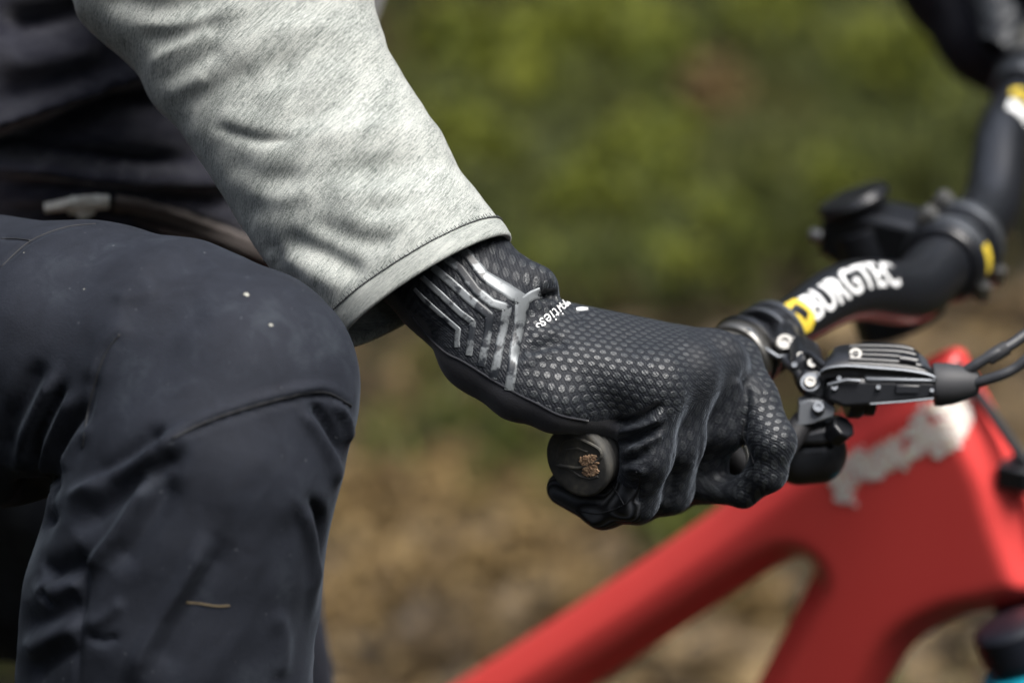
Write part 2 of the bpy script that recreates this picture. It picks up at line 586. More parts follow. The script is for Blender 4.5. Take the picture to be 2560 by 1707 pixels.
def red_paint():
    t = NT('satin_red_paint')
    o = t.coord('Object')
    n = t.noise(o, 30, 3)
    t.base(t.mix(n, (0.82, 0.074, 0.070), (0.86, 0.086, 0.080))).set(Roughness=0.32, Coat_Weight=0.6, Coat_Roughness=0.16, Specular_IOR_Level=0.45)
    return t.m
M['red'] = red_paint()
M['teal'] = plain('teal_paint', (0.01, 0.30, 0.42), 0.35)
M['navy'] = plain('dark_navy_paint', (0.006, 0.008, 0.014), 0.45)

# ================================================================== THE SETTING: forest floor
def ground_hit(px, py):
    d = (q(px, py, 1000.0)[None] * 1.0)[0]
    w = (d[0] * RIGHT + d[1] * UPV + d[2] * FWD)
    s = -CAM_H / w[2]
    return CAM + w * s
def ground_h(x, y):
    P = np.stack([np.asarray(x, float), np.asarray(y, float), np.zeros_like(np.asarray(x, float))], -1)
    return 0.05 * vnoise(P, 0.9, 3) + 0.03 * vnoise(P, 0.33, 4) + 0.012 * vnoise(P, 0.1, 5) + 0.06 * vnoise(P, 2.5, 6)
def floor_mat():
    t = NT('forest_floor_litter_and_moss')
    o = t.coord('Object')
    a = t.noise(o, 1.1, 4, 0.55, 0.4); b = t.noise(o, 5.0, 4, 0.6, 0.6); c = t.noise(o, 60, 4, 0.7)
    f = t.math('ADD', t.math('MULTIPLY', a, 0.55), t.math('MULTIPLY', b, 0.45))
    green = t.mix(c, (0.004, 0.0055, 0.0012), (0.024, 0.026, 0.006))
    brown = t.mix(c, (0.007, 0.005, 0.0025), (0.045, 0.03, 0.013))
    m = t.ramp(f, [(0.46, (0, 0, 0)), (0.54, (1, 1, 1))])
    hollow_shade = t.ramp(t.noise(o, 3.2, 3, 0.5, 0.8), [(0.36, (0.12, 0.12, 0.12)), (0.52, (1, 1, 1))])  # random dark patches painted in for shaded hollows
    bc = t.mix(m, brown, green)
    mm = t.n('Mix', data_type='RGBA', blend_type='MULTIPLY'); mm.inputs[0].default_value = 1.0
    t.l(bc, mm.inputs[6]); t.l(hollow_shade, mm.inputs[7])
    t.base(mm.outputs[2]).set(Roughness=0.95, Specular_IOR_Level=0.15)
    t.bump(c, 0.8, 0.02)
    return t.m
def leaf_mat(name, stops, tr=0.25):
    t = NT(name)
    g = t.n('NewGeometry')
    rnd = g.outputs['Random Per Island']
    t.base(t.ramp(rnd, stops)).set(Roughness=0.6, Specular_IOR_Level=0.3, Transmission_Weight=0.0)
    return t.m
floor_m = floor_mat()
nx = 170
xs = np.concatenate([np.linspace(-150, -6, 18), np.linspace(-5.8, 5.8, nx), np.linspace(6, 150, 18)])
ys = np.concatenate([np.linspace(-60, -3, 14), np.linspace(-2.8, 9.0, nx), np.linspace(9.4, 200, 22)])
X, Y = np.meshgrid(xs, ys, indexing='ij')
Vg = np.stack([X, Y, ground_h(X, Y)], -1).reshape(-1, 3)
ny = len(ys)
I, J = np.meshgrid(np.arange(len(xs) - 1), np.arange(ny - 1), indexing='ij')
a0 = (I * ny + J).ravel()
Fg = np.stack([a0, a0 + ny, a0 + ny + 1, a0 + 1], -1)
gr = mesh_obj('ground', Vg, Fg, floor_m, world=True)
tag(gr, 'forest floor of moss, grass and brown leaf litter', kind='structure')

def scatter_mesh(name, count, region, maker, mat, label, cat):
    Vs, Fs = [], []
    o = 0
    XY = np.array([region() for _ in range(count)])
    ZZ = ground_h(XY[:, 0], XY[:, 1])
    for (x, y), z in zip(XY, ZZ):
        V, F = maker(float(x), float(y), float(z))
        Vs += V; Fs += [tuple(i + o for i in f) for f in F]; o += len(V)
    ob = mesh_obj(name, np.array(Vs), Fs, mat, world=True, smooth=False)
    tag(ob, label, cat, kind='stuff')
    return ob
def blade(x, y, z, h, w, lean, az):
    c, s = math.cos(az), math.sin(az)
    px, py = -s * w, c * w
    p1 = (x + c * lean * .4 * h, y + s * lean * .4 * h, z + h * .6)
    p2 = (x + c * lean * h, y + s * lean * h, z + h * (.95 - .3 * lean))
    return [(x - px, y - py, z), (x + px, y + py, z), (p1[0] + px * .8, p1[1] + py * .8, p1[2]), (p1[0] - px * .8, p1[1] - py * .8, p1[2]), p2], [(0, 1, 2, 3), (3, 2, 4)]
def view_region():
    y = random.uniform(2.0, 8.0)
    x = random.uniform(-0.30, 0.30) * y * 1.25
    return x, y
_pn = vnoise(np.stack([*np.meshgrid(np.arange(-200, 200) * .03, np.arange(0, 300) * .03, indexing='ij'), np.zeros((400, 300))], -1), 0.5, 21)
def patch_noise(x, y, sc_, seed):
    return _pn[min(399, max(0, int(x / .03) + 200)), min(299, max(0, int(y / .03)))]
# moss and grass tufts where it is green, litter where it is brown
green_spots = [(1250, 190, .16, 1.0), (1160, 430, .13, 1.), (1420, 520, .16, .7), (2300, 230, .15, 1.), (1500, 150, .18, .5), (1330, 30, .2, .5),
               (1740, 1270, .09, .9), (1050, 640, .10, .5), (1700, 330, .2, .4), (2050, 420, .15, .35), (1900, 40, .22, .5), (2150, 120, .16, .5), (1600, 620, .14, .35), (1150, 1180, .1, .25)]
brown_spots = [(950, 1330, .2), (1100, 1480, .2), (1250, 1560, .2), (1000, 1600, .2), (1350, 1400, .16), (1850, 1560, .16), (1120, 1230, .14), (2400, 1600, .2), (1750, 230, .1), (2430, 900, .14)]
gs = [(ground_hit(a, b), r, w) for a, b, r, w in green_spots]
def tuft_region():
    if random.random() < 0.72:
        g, r, w = random.choices(gs, [w for _, _, w in gs])[0]
        return random.gauss(g[0], r * .55), random.gauss(g[1], r * .95)
    while True:
        x, y = view_region()
        if patch_noise(x, y, 0.5, 21) > 0.12:
            return x, y
def tuft(x, y, z):
    V, F = [], []
    for _ in range(9):
        v, f = blade(x + random.gauss(0, .02), y + random.gauss(0, .02), z - .004, random.uniform(.03, .10), random.uniform(.002, .006), random.uniform(.2, 1.2), random.uniform(0, 6.28))
        F += [tuple(i + len(V) for i in k) for k in f]; V += v
    return V, F
scatter_mesh('grass_tufts', 3200, tuft_region, tuft,
             leaf_mat('grass_and_moss_green', [(0.0, (0.008, 0.012, 0.002)), (0.45, (0.028, 0.036, 0.005)), (0.8, (0.07, 0.085, 0.008)), (1.0, (0.075, 0.065, 0.018))]),
             'blurred green grass and moss tufts on the forest floor', 'grass')
bs = [(ground_hit(a, b), r) for a, b, r in brown_spots]
def litter_region():
    if random.random() < 0.75:
        g, r = random.choice(bs)
        return random.gauss(g[0], r * .6), random.gauss(g[1], r * 1.0)
    while True:
        x, y = view_region()
        if patch_noise(x, y, 0.5, 21) < 0.2:
            return x, y
def litter(x, y, z):
    az = random.uniform(0, 6.28); L = random.uniform(.02, .05); W = L * random.uniform(.3, .55)
    tx, ty = random.gauss(0, .4), random.gauss(0, .4)
    c, s = math.cos(az), math.sin(az)
    V = []
    for a, b, cc in ((-L, 0, 0), (-L * .3, W, .006), (L * .5, W * .8, .004), (L, 0, .0), (L * .5, -W * .8, .005), (-L * .3, -W, .007)):
        V.append((x + c * a - s * b, y + s * a + c * b, z + .012 + cc + a * tx * .5 + b * ty * .5))
    return V, [(0, 1, 2, 3), (0, 3, 4, 5)]
scatter_mesh('leaf_litter', 5200, litter_region, litter,
             leaf_mat('dead_leaf_browns', [(0.0, (0.012, 0.008, 0.004)), (0.45, (0.05, 0.032, 0.014)), (0.8, (0.12, 0.08, 0.036)), (1.0, (0.24, 0.17, 0.08))]),
             'blurred brown dead leaves lying on the forest floor', 'leaf litter')

# low moss cushions and bracken heaps
def mounds(name, spots, mat, label, cat, spike):
    V, F = [], []
    for (px, py, r, hgt) in spots:
        g = ground_hit(px, py)
        n = int(420 * (r / .12) ** 2) + 60
        for _ in range(n):
            a = random.uniform(0, 6.28); u = math.sqrt(random.random())
            x, y = g[0] + r * u * math.cos(a), g[1] + r * 1.25 * u * math.sin(a)
            z = float(hgt * (1 - u * u)) - .01
            v, f = blade(x, y, z, random.uniform(.4, 1.1) * spike, random.uniform(.004, .010), random.uniform(.2, 1.3), random.uniform(0, 6.28))
            o = len(V); V += v; F += [tuple(i + o for i in k) for k in f]
        o = len(V)
        for j in range(5):
            for i in range(14):
                a = 2 * math.pi * i / 14; u = j / 4
                V.append((g[0] + r * u * math.cos(a), g[1] + r * 1.25 * u * math.sin(a), hgt * (1 - u * u) - .012 - (.05 if j == 4 else 0)))
        for j in range(4):
            for i in range(14):
                F.append((o + j * 14 + i, o + (j + 1) * 14 + i, o + (j + 1) * 14 + (i + 1) % 14, o + j * 14 + (i + 1) % 14))
    ob = mesh_obj(name, np.array(V), F, mat, world=True, smooth=False)
    tag(ob, label, cat, kind='stuff')
mounds('moss_cushions', [(1255, 195, .085, .10), (1130, 120, .06, .07), (1150, 420, .075, .10), (1250, 440, .04, .06), (1460, 560, .07, .07), (1560, 470, .09, .08), (1640, 380, .07, .06), (2310, 200, .10, .10), (2180, 150, .08, .06),
        (1730, 1280, .05, .05), (1480, 60, .12, .08), (1640, 140, .08, .06), (1010, 560, .05, .05), (1800, 590, .06, .05), (1900, 60, .09, .06), (1330, 700, .05, .04), (1700, 700, .05, .04), (2080, 480, .06, .04)],
       leaf_mat('bright_moss', [(0.0, (0.022, 0.031, 0.003)), (0.5, (0.092, 0.110, 0.009)), (1.0, (0.19, 0.20, 0.022))]), 'bright yellow-green moss cushions dotting the forest floor', 'moss', .035)
mounds('bracken_heaps', [(930, 1330, .10, .06), (1010, 1400, .08, .05), (1200, 1540, .10, .06), (1330, 1330, .06, .04), (1850, 1560, .07, .05), (1780, 250, .05, .05), (1000, 1560, .10, .06), (1320, 1480, .09, .06), (1080, 1330, .09, .05), (1120, 1240, .07, .05), (1500, 1390, .06, .05), (900, 1600, .09, .05), (1430, 1560, .08, .05)],
       leaf_mat('dead_bracken', [(0.0, (0.04, 0.025, 0.009)), (0.5, (0.125, 0.08, 0.031)), (1.0, (0.25, 0.17, 0.07))]), 'heaps of dead brown bracken on the forest floor', 'bracken', .04)

# --- unseen wood added round the clearing to block low sky light
def light_blocking_wood():
    V, F = [], []
    def quad(c, r, seedv):
        a = nrm(seedv); b = nrm(np.cross(a, [0.3, 0.2, 1.0]))
        c2 = np.cross(a, b)
        o = len(V)
        for i, j in ((-1, -.6), (1, -.5), (.9, .6), (-.8, .5)):
            V.append(tuple(c + r * (i * b + j * c2)))
        F.append((o, o + 1, o + 2, o + 3))
    for k in range(34):
        az = 2 * math.pi * (k + random.uniform(-.3, .3)) / 34
        R = random.uniform(8.5, 12.0) if math.cos(az) > -.1 else random.uniform(9.5, 12.5)
        bx_, by_ = R * math.sin(az), R * math.cos(az) + 1.2
        H = random.uniform(8, 13); W = random.uniform(1.5, 2.3)
        v, f = tube(np.array([[bx_, by_, -.2], [bx_ + .1, by_, H * .5], [bx_, by_, H]]), [.2, .13, .03], 7)
        o = len(V); V.extend([tuple(p) for p in v]); F.extend([tuple(i + o for i in g) for g in f])
        for _ in range(600):
            u = random.random() ** 1.3
            z = .4 + u * (H - .4)
            rr = W * (1 - u) ** .8 * math.sqrt(random.uniform(.15, 1)) + .1
            a = random.uniform(0, 6.28)
            quad(np.array([bx_ + rr * math.cos(a), by_ + rr * math.sin(a), z]), random.uniform(.2, .42), rng.normal(size=3))
    return V, F
wv, wf = light_blocking_wood()
wl = mesh_obj('light_blocking_wood', np.array(wv), wf, leaf_mat('dark_conifer_greens', [(0.0, (0.02, 0.035, 0.012)), (0.6, (0.045, 0.065, 0.02)), (1.0, (0.07, 0.08, 0.03))]), world=True, smooth=False)
tag(wl, 'unseen wood added round the clearing to block low sky light', 'wood', kind='stuff')

# ================================================================== THE BIKE
bike_loc = to_world(B(-150, 0, 0))
bike_loc = (float(bike_loc[0]), float(bike_loc[1]), 0.0)
bike = thing('mountain_bike', 'red mountain bike with black handlebar, held by the gloved hand', 'bicycle', bike_loc)

# --- frame: side outline with an inner opening, facetted tubes
outer = [(1150, 1700), (1390, 1545), (1630, 1384), (1720, 1320), (1810, 1257), (1930, 1165), (2060, 1062), (2180, 975), (2300, 905), (2370, 872), (2404, 872),
         (2425, 930), (2452, 972), (2486, 1037), (2517, 1095), (2541, 1150), (2562, 1225), (2600, 1340), (2655, 1462), (2610, 1486), (2540, 1502), (2480, 1518), (2426, 1527),
         (2363, 1552), (2310, 1586), (2270, 1630), (2223, 1707), (1990, 2110), (1760, 2520), (1640, 2610), (1500, 2600), (1380, 2540), (960, 2240), (560, 2140), (560, 2085)]
inner = [(1500, 1706), (1690, 1580), (1869, 1460), (1950, 1408), (2000, 1384), (2028, 1384), (2040, 1404), (2030, 1440), (1985, 1530), (1893, 1707), (1600, 2270), (1500, 2400), (1380, 2390), (1000, 2130), (960, 2070)]
def plane2(px, py):
    P = on_plane(px, py) - S
    return np.array([P @ FOR, P @ UPC])
OUT2 = np.array([plane2(*p) for p in outer]); INN2 = np.array([plane2(*p) for p in inner])
def round_closed(p, n=3):
    for _ in range(n):
        a = p; b = np.roll(p, -1, 0)
        p = np.stack([a * .75 + b * .25, a * .25 + b * .75], 1).reshape(-1, 2)
    return p
OUT2 = round_closed(OUT2, 2); INN2 = round_closed(INN2, 2)
def poly_sdf(X, Y, p):
    d = np.full(X.shape, 1e9); s = np.ones(X.shape, bool); inside = np.zeros(X.shape, bool)
    for i in range(len(p)):
        a = p[i]; b = p[(i + 1) % len(p)]
        e = b - a
        wx, wy = X - a[0], Y - a[1]
        t = np.clip((wx * e[0] + wy * e[1]) / (e @ e), 0, 1)
        d = np.minimum(d, (wx - t * e[0]) ** 2 + (wy - t * e[1]) ** 2)
        c = (a[1] <= Y) != (b[1] <= Y)
        xi = a[0] + (Y - a[1]) / (e[1] if abs(e[1]) > 1e-9 else 1e-9) * e[0]
        inside ^= c & (X < xi)
    return np.where(inside, -1, 1) * np.sqrt(d)
lo2 = OUT2.min(0) - 14; hi2 = OUT2.max(0) + 14
hh = 3.0
gx = np.arange(lo2[0], hi2[0], hh); gy = np.arange(lo2[1], hi2[1], hh); gz = np.arange(-42, 43, hh)
GX, GY = np.meshgrid(gx, gy, indexing='ij')
d2 = np.maximum(poly_sdf(GX, GY, OUT2), -poly_sdf(GX, GY, INN2))
# soft cross-section: thin at the edges, full in the middle, with a ridge where the facets meet
dep = np.clip(-d2, 0, 21)
half = 9 + 17 * (1 - np.exp(-(dep / 9.0)))
half = 7 + 1.0 * np.minimum(dep, 16) + 0.12 * np.maximum(dep - 16, 0)
RND = 4.0
F3 = np.empty(GX.shape + (len(gz),), np.float32)
for k, z in enumerate(gz):
    wx = d2 + RND; wz = abs(z) - half + RND
    F3[..., k] = np.minimum(np.maximum(wx, wz), 0) + np.hypot(np.maximum(wx, 0), np.maximum(wz, 0)) - RND
Vf, Ff = surface_nets(F3, np.array([gx[0], gy[0], gz[0]]), hh)
Vf = relax(Vf, Ff, 6)
Vfc = S + Vf[:, :1] * FOR + Vf[:, 1:2] * UPC + Vf[:, 2:3] * LAT
# FOR x UPC = LAT handedness
if np.cross(FOR, UPC) @ LAT < 0:
    Ff = Ff[:, ::-1]
frame_o = mesh_obj('frame', Vfc, Ff, M['red'], bike)
bvh_frame = BVHTree.FromPolygons([Vector(v) for v in Vfc], [tuple(int(i) for i in f) for f in Ff])

# --- sparkling white decal on the frame's side: specks filling a run of script letters
def ray_px(bvh, px, py):
    d = Vector(nrm(q(px, py, 1.0)))
    h = bvh.ray_cast(Vector((0, 0, 0)), d)
    return (None, None) if h[0] is None else (np.array(h[0]), np.array(h[1]))
letters = [[(2090, 1195), (2105, 1215), (2115, 1248)], [(2085, 1190), (2130, 1150), (2155, 1175), (2120, 1205)], [(2150, 1130), (2165, 1170), (2190, 1190)],
           [(2185, 1140), (2215, 1120), (2230, 1150), (2200, 1170)], [(2240, 1100), (2250, 1150), (2280, 1130)], [(2270, 1085), (2300, 1070), (2310, 1110), (2280, 1125)],
           [(2300, 1035), (2330, 1085), (2360, 1075)], [(2320, 1030), (2360, 1015), (2380, 1050), (2340, 1075)], [(2365, 1000), (2405, 1000), (2400, 1050), (2350, 1090)],
           [(2385, 1010), (2415, 1040), (2395, 1085), (2345, 1120)], [(2330, 1100), (2350, 1130)]]
Vd, Fd = [], []
for lt in letters:
    P = smooth_poly(lt, 10)
    for p in P:
        for _ in range(7):
            h, n = ray_px(bvh_frame, p[0] + random.gauss(0, 9), p[1] + random.gauss(0, 9))
            if h is None: continue
            n = nrm(n); a, b = frame_for(n)
            r = random.uniform(.6, 1.9); an0 = random.uniform(0, 6)
            o = len(Vd)
            c = h + n * (.5 + random.uniform(0, .3))
            for k in range(5):
                an = an0 + k * 2 * math.pi / 5
                rr = r * random.uniform(.7, 1.2)
                Vd.append(c + rr * (math.cos(an) * a + math.sin(an) * b))
            Vd.append(h - n * .3)
            Fd.append(tuple(range(o, o + 5)))
            Fd += [(o + (k + 1) % 5, o + k, o + 5) for k in range(5)]
decal_m = leaf_mat('cream_sparkle_decal', [(0.0, (0.66, 0.40, 0.36)), (0.3, (0.86, 0.78, 0.74)), (0.7, (0.88, 0.86, 0.82)), (1.0, (0.88, 0.82, 0.60))])
dec = mesh_obj('script_decal', np.array(Vd), Fd, decal_m, frame_o, smooth=False)
dec['kind'] = 'stuff'
dec['label'] = 'speckled cream script decal on the red frame'

# --- steerer, headset, stem
def lat_ring(c, ax, r0, r1, w, n=48):
    prof = [(-w / 2, r0), (-w / 2, r1 - .8), (-w / 2 + .8, r1), (w / 2 - .8, r1), (w / 2, r1 - .8), (w / 2, r0), (-w / 2, r0)]
    return lathe(prof, c, ax, n, caps=False)
STA = math.radians(65)
STAX = nrm(math.cos(STA) * FOR - math.sin(STA) * UPC)          # down the steerer
st_top = B(-52, 6, 0)
MB().add(*lathe([(0, 17), (0, 18.5), (34, 19), (36, 22), (44, 24), (52, 25), (60, 25.5), (62, 20)], st_top, STAX, 40)).build('headset', M['satin_black'], bike, bevel=0.6)
# front cable clip
# stem: clamp body, two faceplate straps, bolts
stem = MB()
stem.add(*lathe([(-22, 18), (-22, 20.5), (-20, 21.8), (20, 21.8), (22, 20.5), (22, 18)], S, LAT, 48))
stem_body = stem.build('stem', M['satin_black'], bike, bevel=0.5)
m2 = MB()
m2.add(*prism([B(-10, 16, -17), B(-34, 17, -14), B(-52, 17, -13), B(-72, 12, -13), B(-74, -10, -13), B(-52, -20, -13), B(-34, -18, -14), B(-10, -16, -17)], LAT * 30))
m2.build('stem_neck', M['satin_black'], stem_body, bevel=4)
m3 = MB(); m3.add(*lathe([(-4, 15), (-4, 19), (0, 20.5), (3, 19)], st_top - STAX * 14, STAX, 36)).build('top_cap', M['gloss_black'], bike, bevel=.6)
for l in (-12.5, 12.5):
    MB().add(*lat_ring(S + l * LAT, LAT, 19, 24.0, 8.0)).build('faceplate_strap', M['grey_alloy'], stem_body)
    for an in (118, -35):
        c = S + l * LAT + 25.5 * (math.cos(math.radians(an)) * FOR + math.sin(math.radians(an)) * UPC)
        d = nrm(math.cos(math.radians(an - 62)) * FOR + math.sin(math.radians(an - 62)) * UPC)
        MB().add(*lathe([(-4, 4.8), (4, 4.8), (5.2, 4)], c, d, 18)).build('clamp_bolt', M['bright_steel'], stem_body)
for l in (-17, 17):
    MB().add(*lathe([(-3, 4), (3, 4), (4, 3.2)], B(-72, 2, l), -FOR, 18)).build('clamp_bolt', M['bright_steel'], stem_body)
# yellow badge on the near strap
c = S - 18 * LAT + 24 * nrm(FOR + 0.15 * UPC)
ya, yb = math.radians(-8), math.radians(30)
Vy = []
for k in range(13):
    an = ya + (yb - ya) * k / 12
    for l in (-16.2, -8.8):
        Vy.append(S + l * LAT + 24.3 * (math.cos(an) * FOR + math.sin(an) * UPC))
Fy = [(2 * k, 2 * k + 1, 2 * k + 3, 2 * k + 2) for k in range(12)]
mesh_obj('yellow_badge', np.array(Vy), Fy, M['yellow_print'], stem_body)

# --- handlebar
half_path = [bar(2), bar(60), bar(120), bar(170), bar(200), bar(222)]
bz = [bar(222), bar(222) + 48 * G, S - 88 * LAT, S - 48 * LAT]
for k in range(1, 13):
    t = k / 12
    half_path.append((1 - t) ** 3 * bz[0] + 3 * (1 - t) ** 2 * t * bz[1] + 3 * (1 - t) * t * t * bz[2] + t ** 3 * bz[3])
half_path += [S - 25 * LAT, S]
half_path = np.array(half_path)
def bar_radius(s):
    return np.interp(s, [0, 165, 195, 240, 310, 420], [11.1, 11.1, 12.6, 15.2, 17.0, 17.5])
seg = np.concatenate([[0], np.cumsum(np.linalg.norm(np.diff(half_path, axis=0), axis=1))])
full = np.vstack([half_path, mirror(half_path[:-1])[::-1]])
rads = bar_radius(np.concatenate([seg, seg[:-1][::-1]]))
hb = MB().add(*tube(full, rads, 36)).build('handlebar', M['satin_black'], bike, sharp=60)
def bar_at(s):
    p = np.array([np.interp(s, seg, half_path[:, i]) for i in range(3)])
    p2 = np.array([np.interp(s + 1.0, seg, half_path[:, i]) for i in range(3)])
    return p, nrm(p2 - p)
def bar_wrap(s, arc, lift, mid_dir, mir=False):
    """point on the bar's skin: s along, arc mm round from the middle line"""
    p, T = bar_at(s)
    r = float(bar_radius(s)) + lift
    m = nrm(mid_dir - (mid_dir @ T) * T)
    o = np.cross(T, m)
    a = arc / r
    P = p + r * (math.cos(a) * m + math.sin(a) * o)
    return mirror(P[None])[0] if mir else P
def text_mesh(body, size=1.0, bold=0.0, font_space=1.0):
    cu = bpy.data.curves.new('tmp_text', 'FONT')
    cu.body = body; cu.size = size; cu.offset = bold; cu.space_character = font_space
    cu.resolution_u = 3; cu.fill_mode = 'FRONT' if False else cu.fill_mode
    o = bpy.data.objects.new('tmp_text', cu); link(o)
    dg = bpy.context.evaluated_depsgraph_get()
    me = o.evaluated_get(dg).to_mesh()
    me.calc_loop_triangles()
    V = np.array([v.co[:] for v in me.vertices]); F = [tuple(p.vertices) for p in me.polygons]
    o.evaluated_get(dg).to_mesh_clear()
    bpy.data.objects.remove(o); bpy.data.curves.remove(cu)
    return V, F
def slice_mesh(V, F, step):
    """cut a flat sheet into small cells so that it can follow a curved skin"""
    bm = bmesh.new()
    vs = [bm.verts.new((v[0], v[1], 0)) for v in V]
    for f in F:
        try: bm.faces.new([vs[i] for i in f])
        except ValueError: pass
    V = np.asarray(V)
    for ax in (0, 1):
        c = V[:, ax].min() + step
        while c < V[:, ax].max():
            co = [0, 0, 0]; no = [0, 0, 0]; co[ax] = c; no[ax] = 1
            bmesh.ops.bisect_plane(bm, geom=bm.verts[:] + bm.edges[:] + bm.faces[:], dist=1e-6, plane_co=co, plane_no=no)
            c += step
    bm.verts.index_update()
    out = np.array([v.co[:] for v in bm.verts]), [tuple(v.index for v in f.verts) for f in bm.faces]
    bm.free()
    return out
def sheet(name, V, F, m, parent, thick_dir=None):
    return mesh_obj(name, V, F, m, parent, smooth=False)
MID = nrm(np.array([0.54, 0.56, -0.66]))       # side of the bar that carries the print
tv, tf = slice_mesh(*text_mesh('BURGTEC', 15.0, 0.36, 1.05), 1.6)
tx0, tx1 = tv[:, 0].min(), tv[:, 0].max(); ty0, ty1 = tv[:, 1].min(), tv[:, 1].max()
def bar_text(s0, s1, hgt, mir, name):
    out = []
    for v in tv:
        u = (v[0] - tx0) / (tx1 - tx0); w = (v[1] - ty0) / (ty1 - ty0) - .5
        sh = 0.0
        out.append(bar_wrap(s0 + u * (s1 - s0) + sh, w * hgt * SIGN, .25, MID, mir))
    return mesh_obj(name, np.array(out), tf, M['white_print'], hb, smooth=False)
# pick the arc sign so that letter tops point up in the picture
pa = bar_wrap(240, 6, 0, MID); pb = bar_wrap(240, -6, 0, MID)
SIGN = 1.0 if pa[1] > pb[1] else -1.0
def bar_poly(pts, m, lift, name, mir=False, parent=None):
    v2, f2 = slice_mesh([(s_, a_, 0) for s_, a_ in pts], [tuple(range(len(pts)))], 1.5)
    V = [bar_wrap(v[0], v[1] * SIGN, lift, MID, mir) for v in v2]
    return mesh_obj(name, np.array(V), f2, m, parent or hb, smooth=False)
T0, T1 = 191, 268
bar_text(T0, T1, 16.0, False, 'lettering')
def densify(p, n=1):
    o = []
    for i in range(len(p)):
        a, b = np.array(p[i], float), np.array(p[(i + 1) % len(p)], float)
        o += [tuple(a + (b - a) * k / n) for k in range(n)]
    return o
def badge(mir, s):
    hx = densify([(s - 9, 5), (s - 2, 10), (s + 8, 9), (s + 11, -4), (s + 4, -11), (s - 8, -9)])
    y = bar_poly(hx, M['yellow_print'], .22, 'hexagon_badge', mir)
    bar_poly(densify([(s - 4, 4), (s + 4, 6), (s + 6, -2), (s + 1, -5), (s - 1, 0)]), M['satin_black'], .38, 'badge_mark', mir, y)
badge(False, 182)
# far side: badge and the first white letters
badge(True, 206)
far_w = bar_poly(densify([(222, 8), (236, 9), (240, -8), (226, -9)]), M['white_print'], .25, 'lettering', True)

# --- grips with lock rings and end caps (near one is seen end-on)
def make_grip(mir):
    T = (lambda V: mirror(np.array(V))) if mir else (lambda V: np.array(V))
    fl = (lambda F: [f[::-1] for f in F]) if mir else (lambda F: F)
    def part(name, VF, m, parent, bevel=0, sharp=40, label=None):
        mb = MB(); mb.add(T(VF[0]), fl(VF[1])); return mb.build(name, m, parent, bevel=bevel, sharp=sharp, label=label)
    prof = [(3, 11.2), (3, 15.6)] + [(6 + i * 1.0, 15.6 + .35 * math.sin(i * 2.1)) for i in range(128)] + [(134, 15.4), (136, 11.2)]
    gp = part('grip', lathe(prof, N0, G, 48), M['rubber'], bike)
    part('lock_ring', lathe([(136, 11.2), (136, 17.0), (137, 17.8), (143, 17.8), (144.2, 17.0), (144.2, 11.2)], N0, G, 48), M['bright_steel'], gp, bevel=.3)
    part('inner_flange', lathe([(144.3, 11.2), (144.3, 18.6), (146, 19), (149, 18.4), (150, 16), (150, 11.2)], N0, G, 48), M['satin_black'], gp)
    cap = part('end_cap', lathe([(5, 11), (5, 15.6), (4.2, 16.6), (1.2, 16.9), (.3, 16.6), (-.3, 15.9), (-.5, 15.2), (-.5, 12), (-.5, 6), (-.5, .1)], N0, G, 56, caps=False), M['rubber'], gp)
    if mir:
        return gp
    # moulded shield on the cap: raised outline, sunken-looking field, packed mud
    a, b = None, None
    nrmv = -G
    xr = nrm(np.array([1., 0, 0]) - (np.array([1., 0, 0]) @ G) * G); yr = np.cross(G, xr) * -1
    if yr[1] < 0: yr = -yr
    def cp(px, py, lift=0.):
        """pixel on the cap's face plane"""
        d = q(px, py, 1.0); o = N0 - G * .5
        s = (o @ G) / (d @ G)
        return d * s + nrmv * lift
    sh = [(1391, 1161), (1406, 1105), (1443, 1096), (1482, 1112), (1502, 1128), (1496, 1150), (1452, 1168), (1420, 1166)]
    path = [cp(x, y, .12) for x, y in smooth_poly(sh + sh[:1], 3)[:-1]]
    m = MB(); m.add(*tube(np.array(path), .8, 8, closed=True)); m.build('moulded_shield', M['rubber'], cap)
    sh2 = [(1410, 1155), (1418, 1124), (1444, 1120), (1470, 1130)]
    m = MB(); m.add(*tube(np.array([cp(x, y, .05) for x, y in sh2]), .5, 8)); m.build('moulded_shield', M['rubber'], cap)
    m = MB(); m.add(*tube(np.array([cp(x, y, .0) for x, y in [(1395, 1166), (1425, 1172), (1450, 1190), (1475, 1196), (1495, 1190)]]), .55, 8)); m.build('moulded_shield', M['rubber'], cap)
    # mud: many small crumbs pressed together
    V, F = [], []
    for _ in range(700):
        x, y = random.gauss(1474, 16), random.gauss(1165, 19)
        if min(math.hypot((x - a_) / ra_, (y - b_) / rb_) for a_, b_, ra_, rb_ in ((1474, 1161, 17, 13), (1466, 1152, 16, 12), (1482, 1150, 13, 15), (1474, 1168, 15, 12), (1486, 1178, 10, 8), (1470, 1184, 17, 5))) > 1: continue
        r = random.uniform(.35, 1.3)
        c = cp(x, y, random.uniform(.0, .5))
        o = len(V)
        ico = [(1, 0, 0), (-1, 0, 0), (0, 1, 0), (0, -1, 0), (0, 0, 1), (0, 0, -1)]
        for p in ico:
            V.append(c + r * random.uniform(.7, 1.3) * (p[0] * xr + p[1] * yr + .6 * p[2] * nrmv))
        F += [tuple(i + o for i in f) for f in ((0, 2, 4), (2, 1, 4), (1, 3, 4), (3, 0, 4), (2, 0, 5), (1, 2, 5), (3, 1, 5), (0, 3, 5))]
    mu = mesh_obj('packed_mud', np.array(V), F, M['mud'], cap, smooth=True)
    mu['kind'] = 'stuff'; mu['label'] = 'crumbs of dried tan mud packed into the grip end'
    return gp
make_grip(False); make_grip(True)

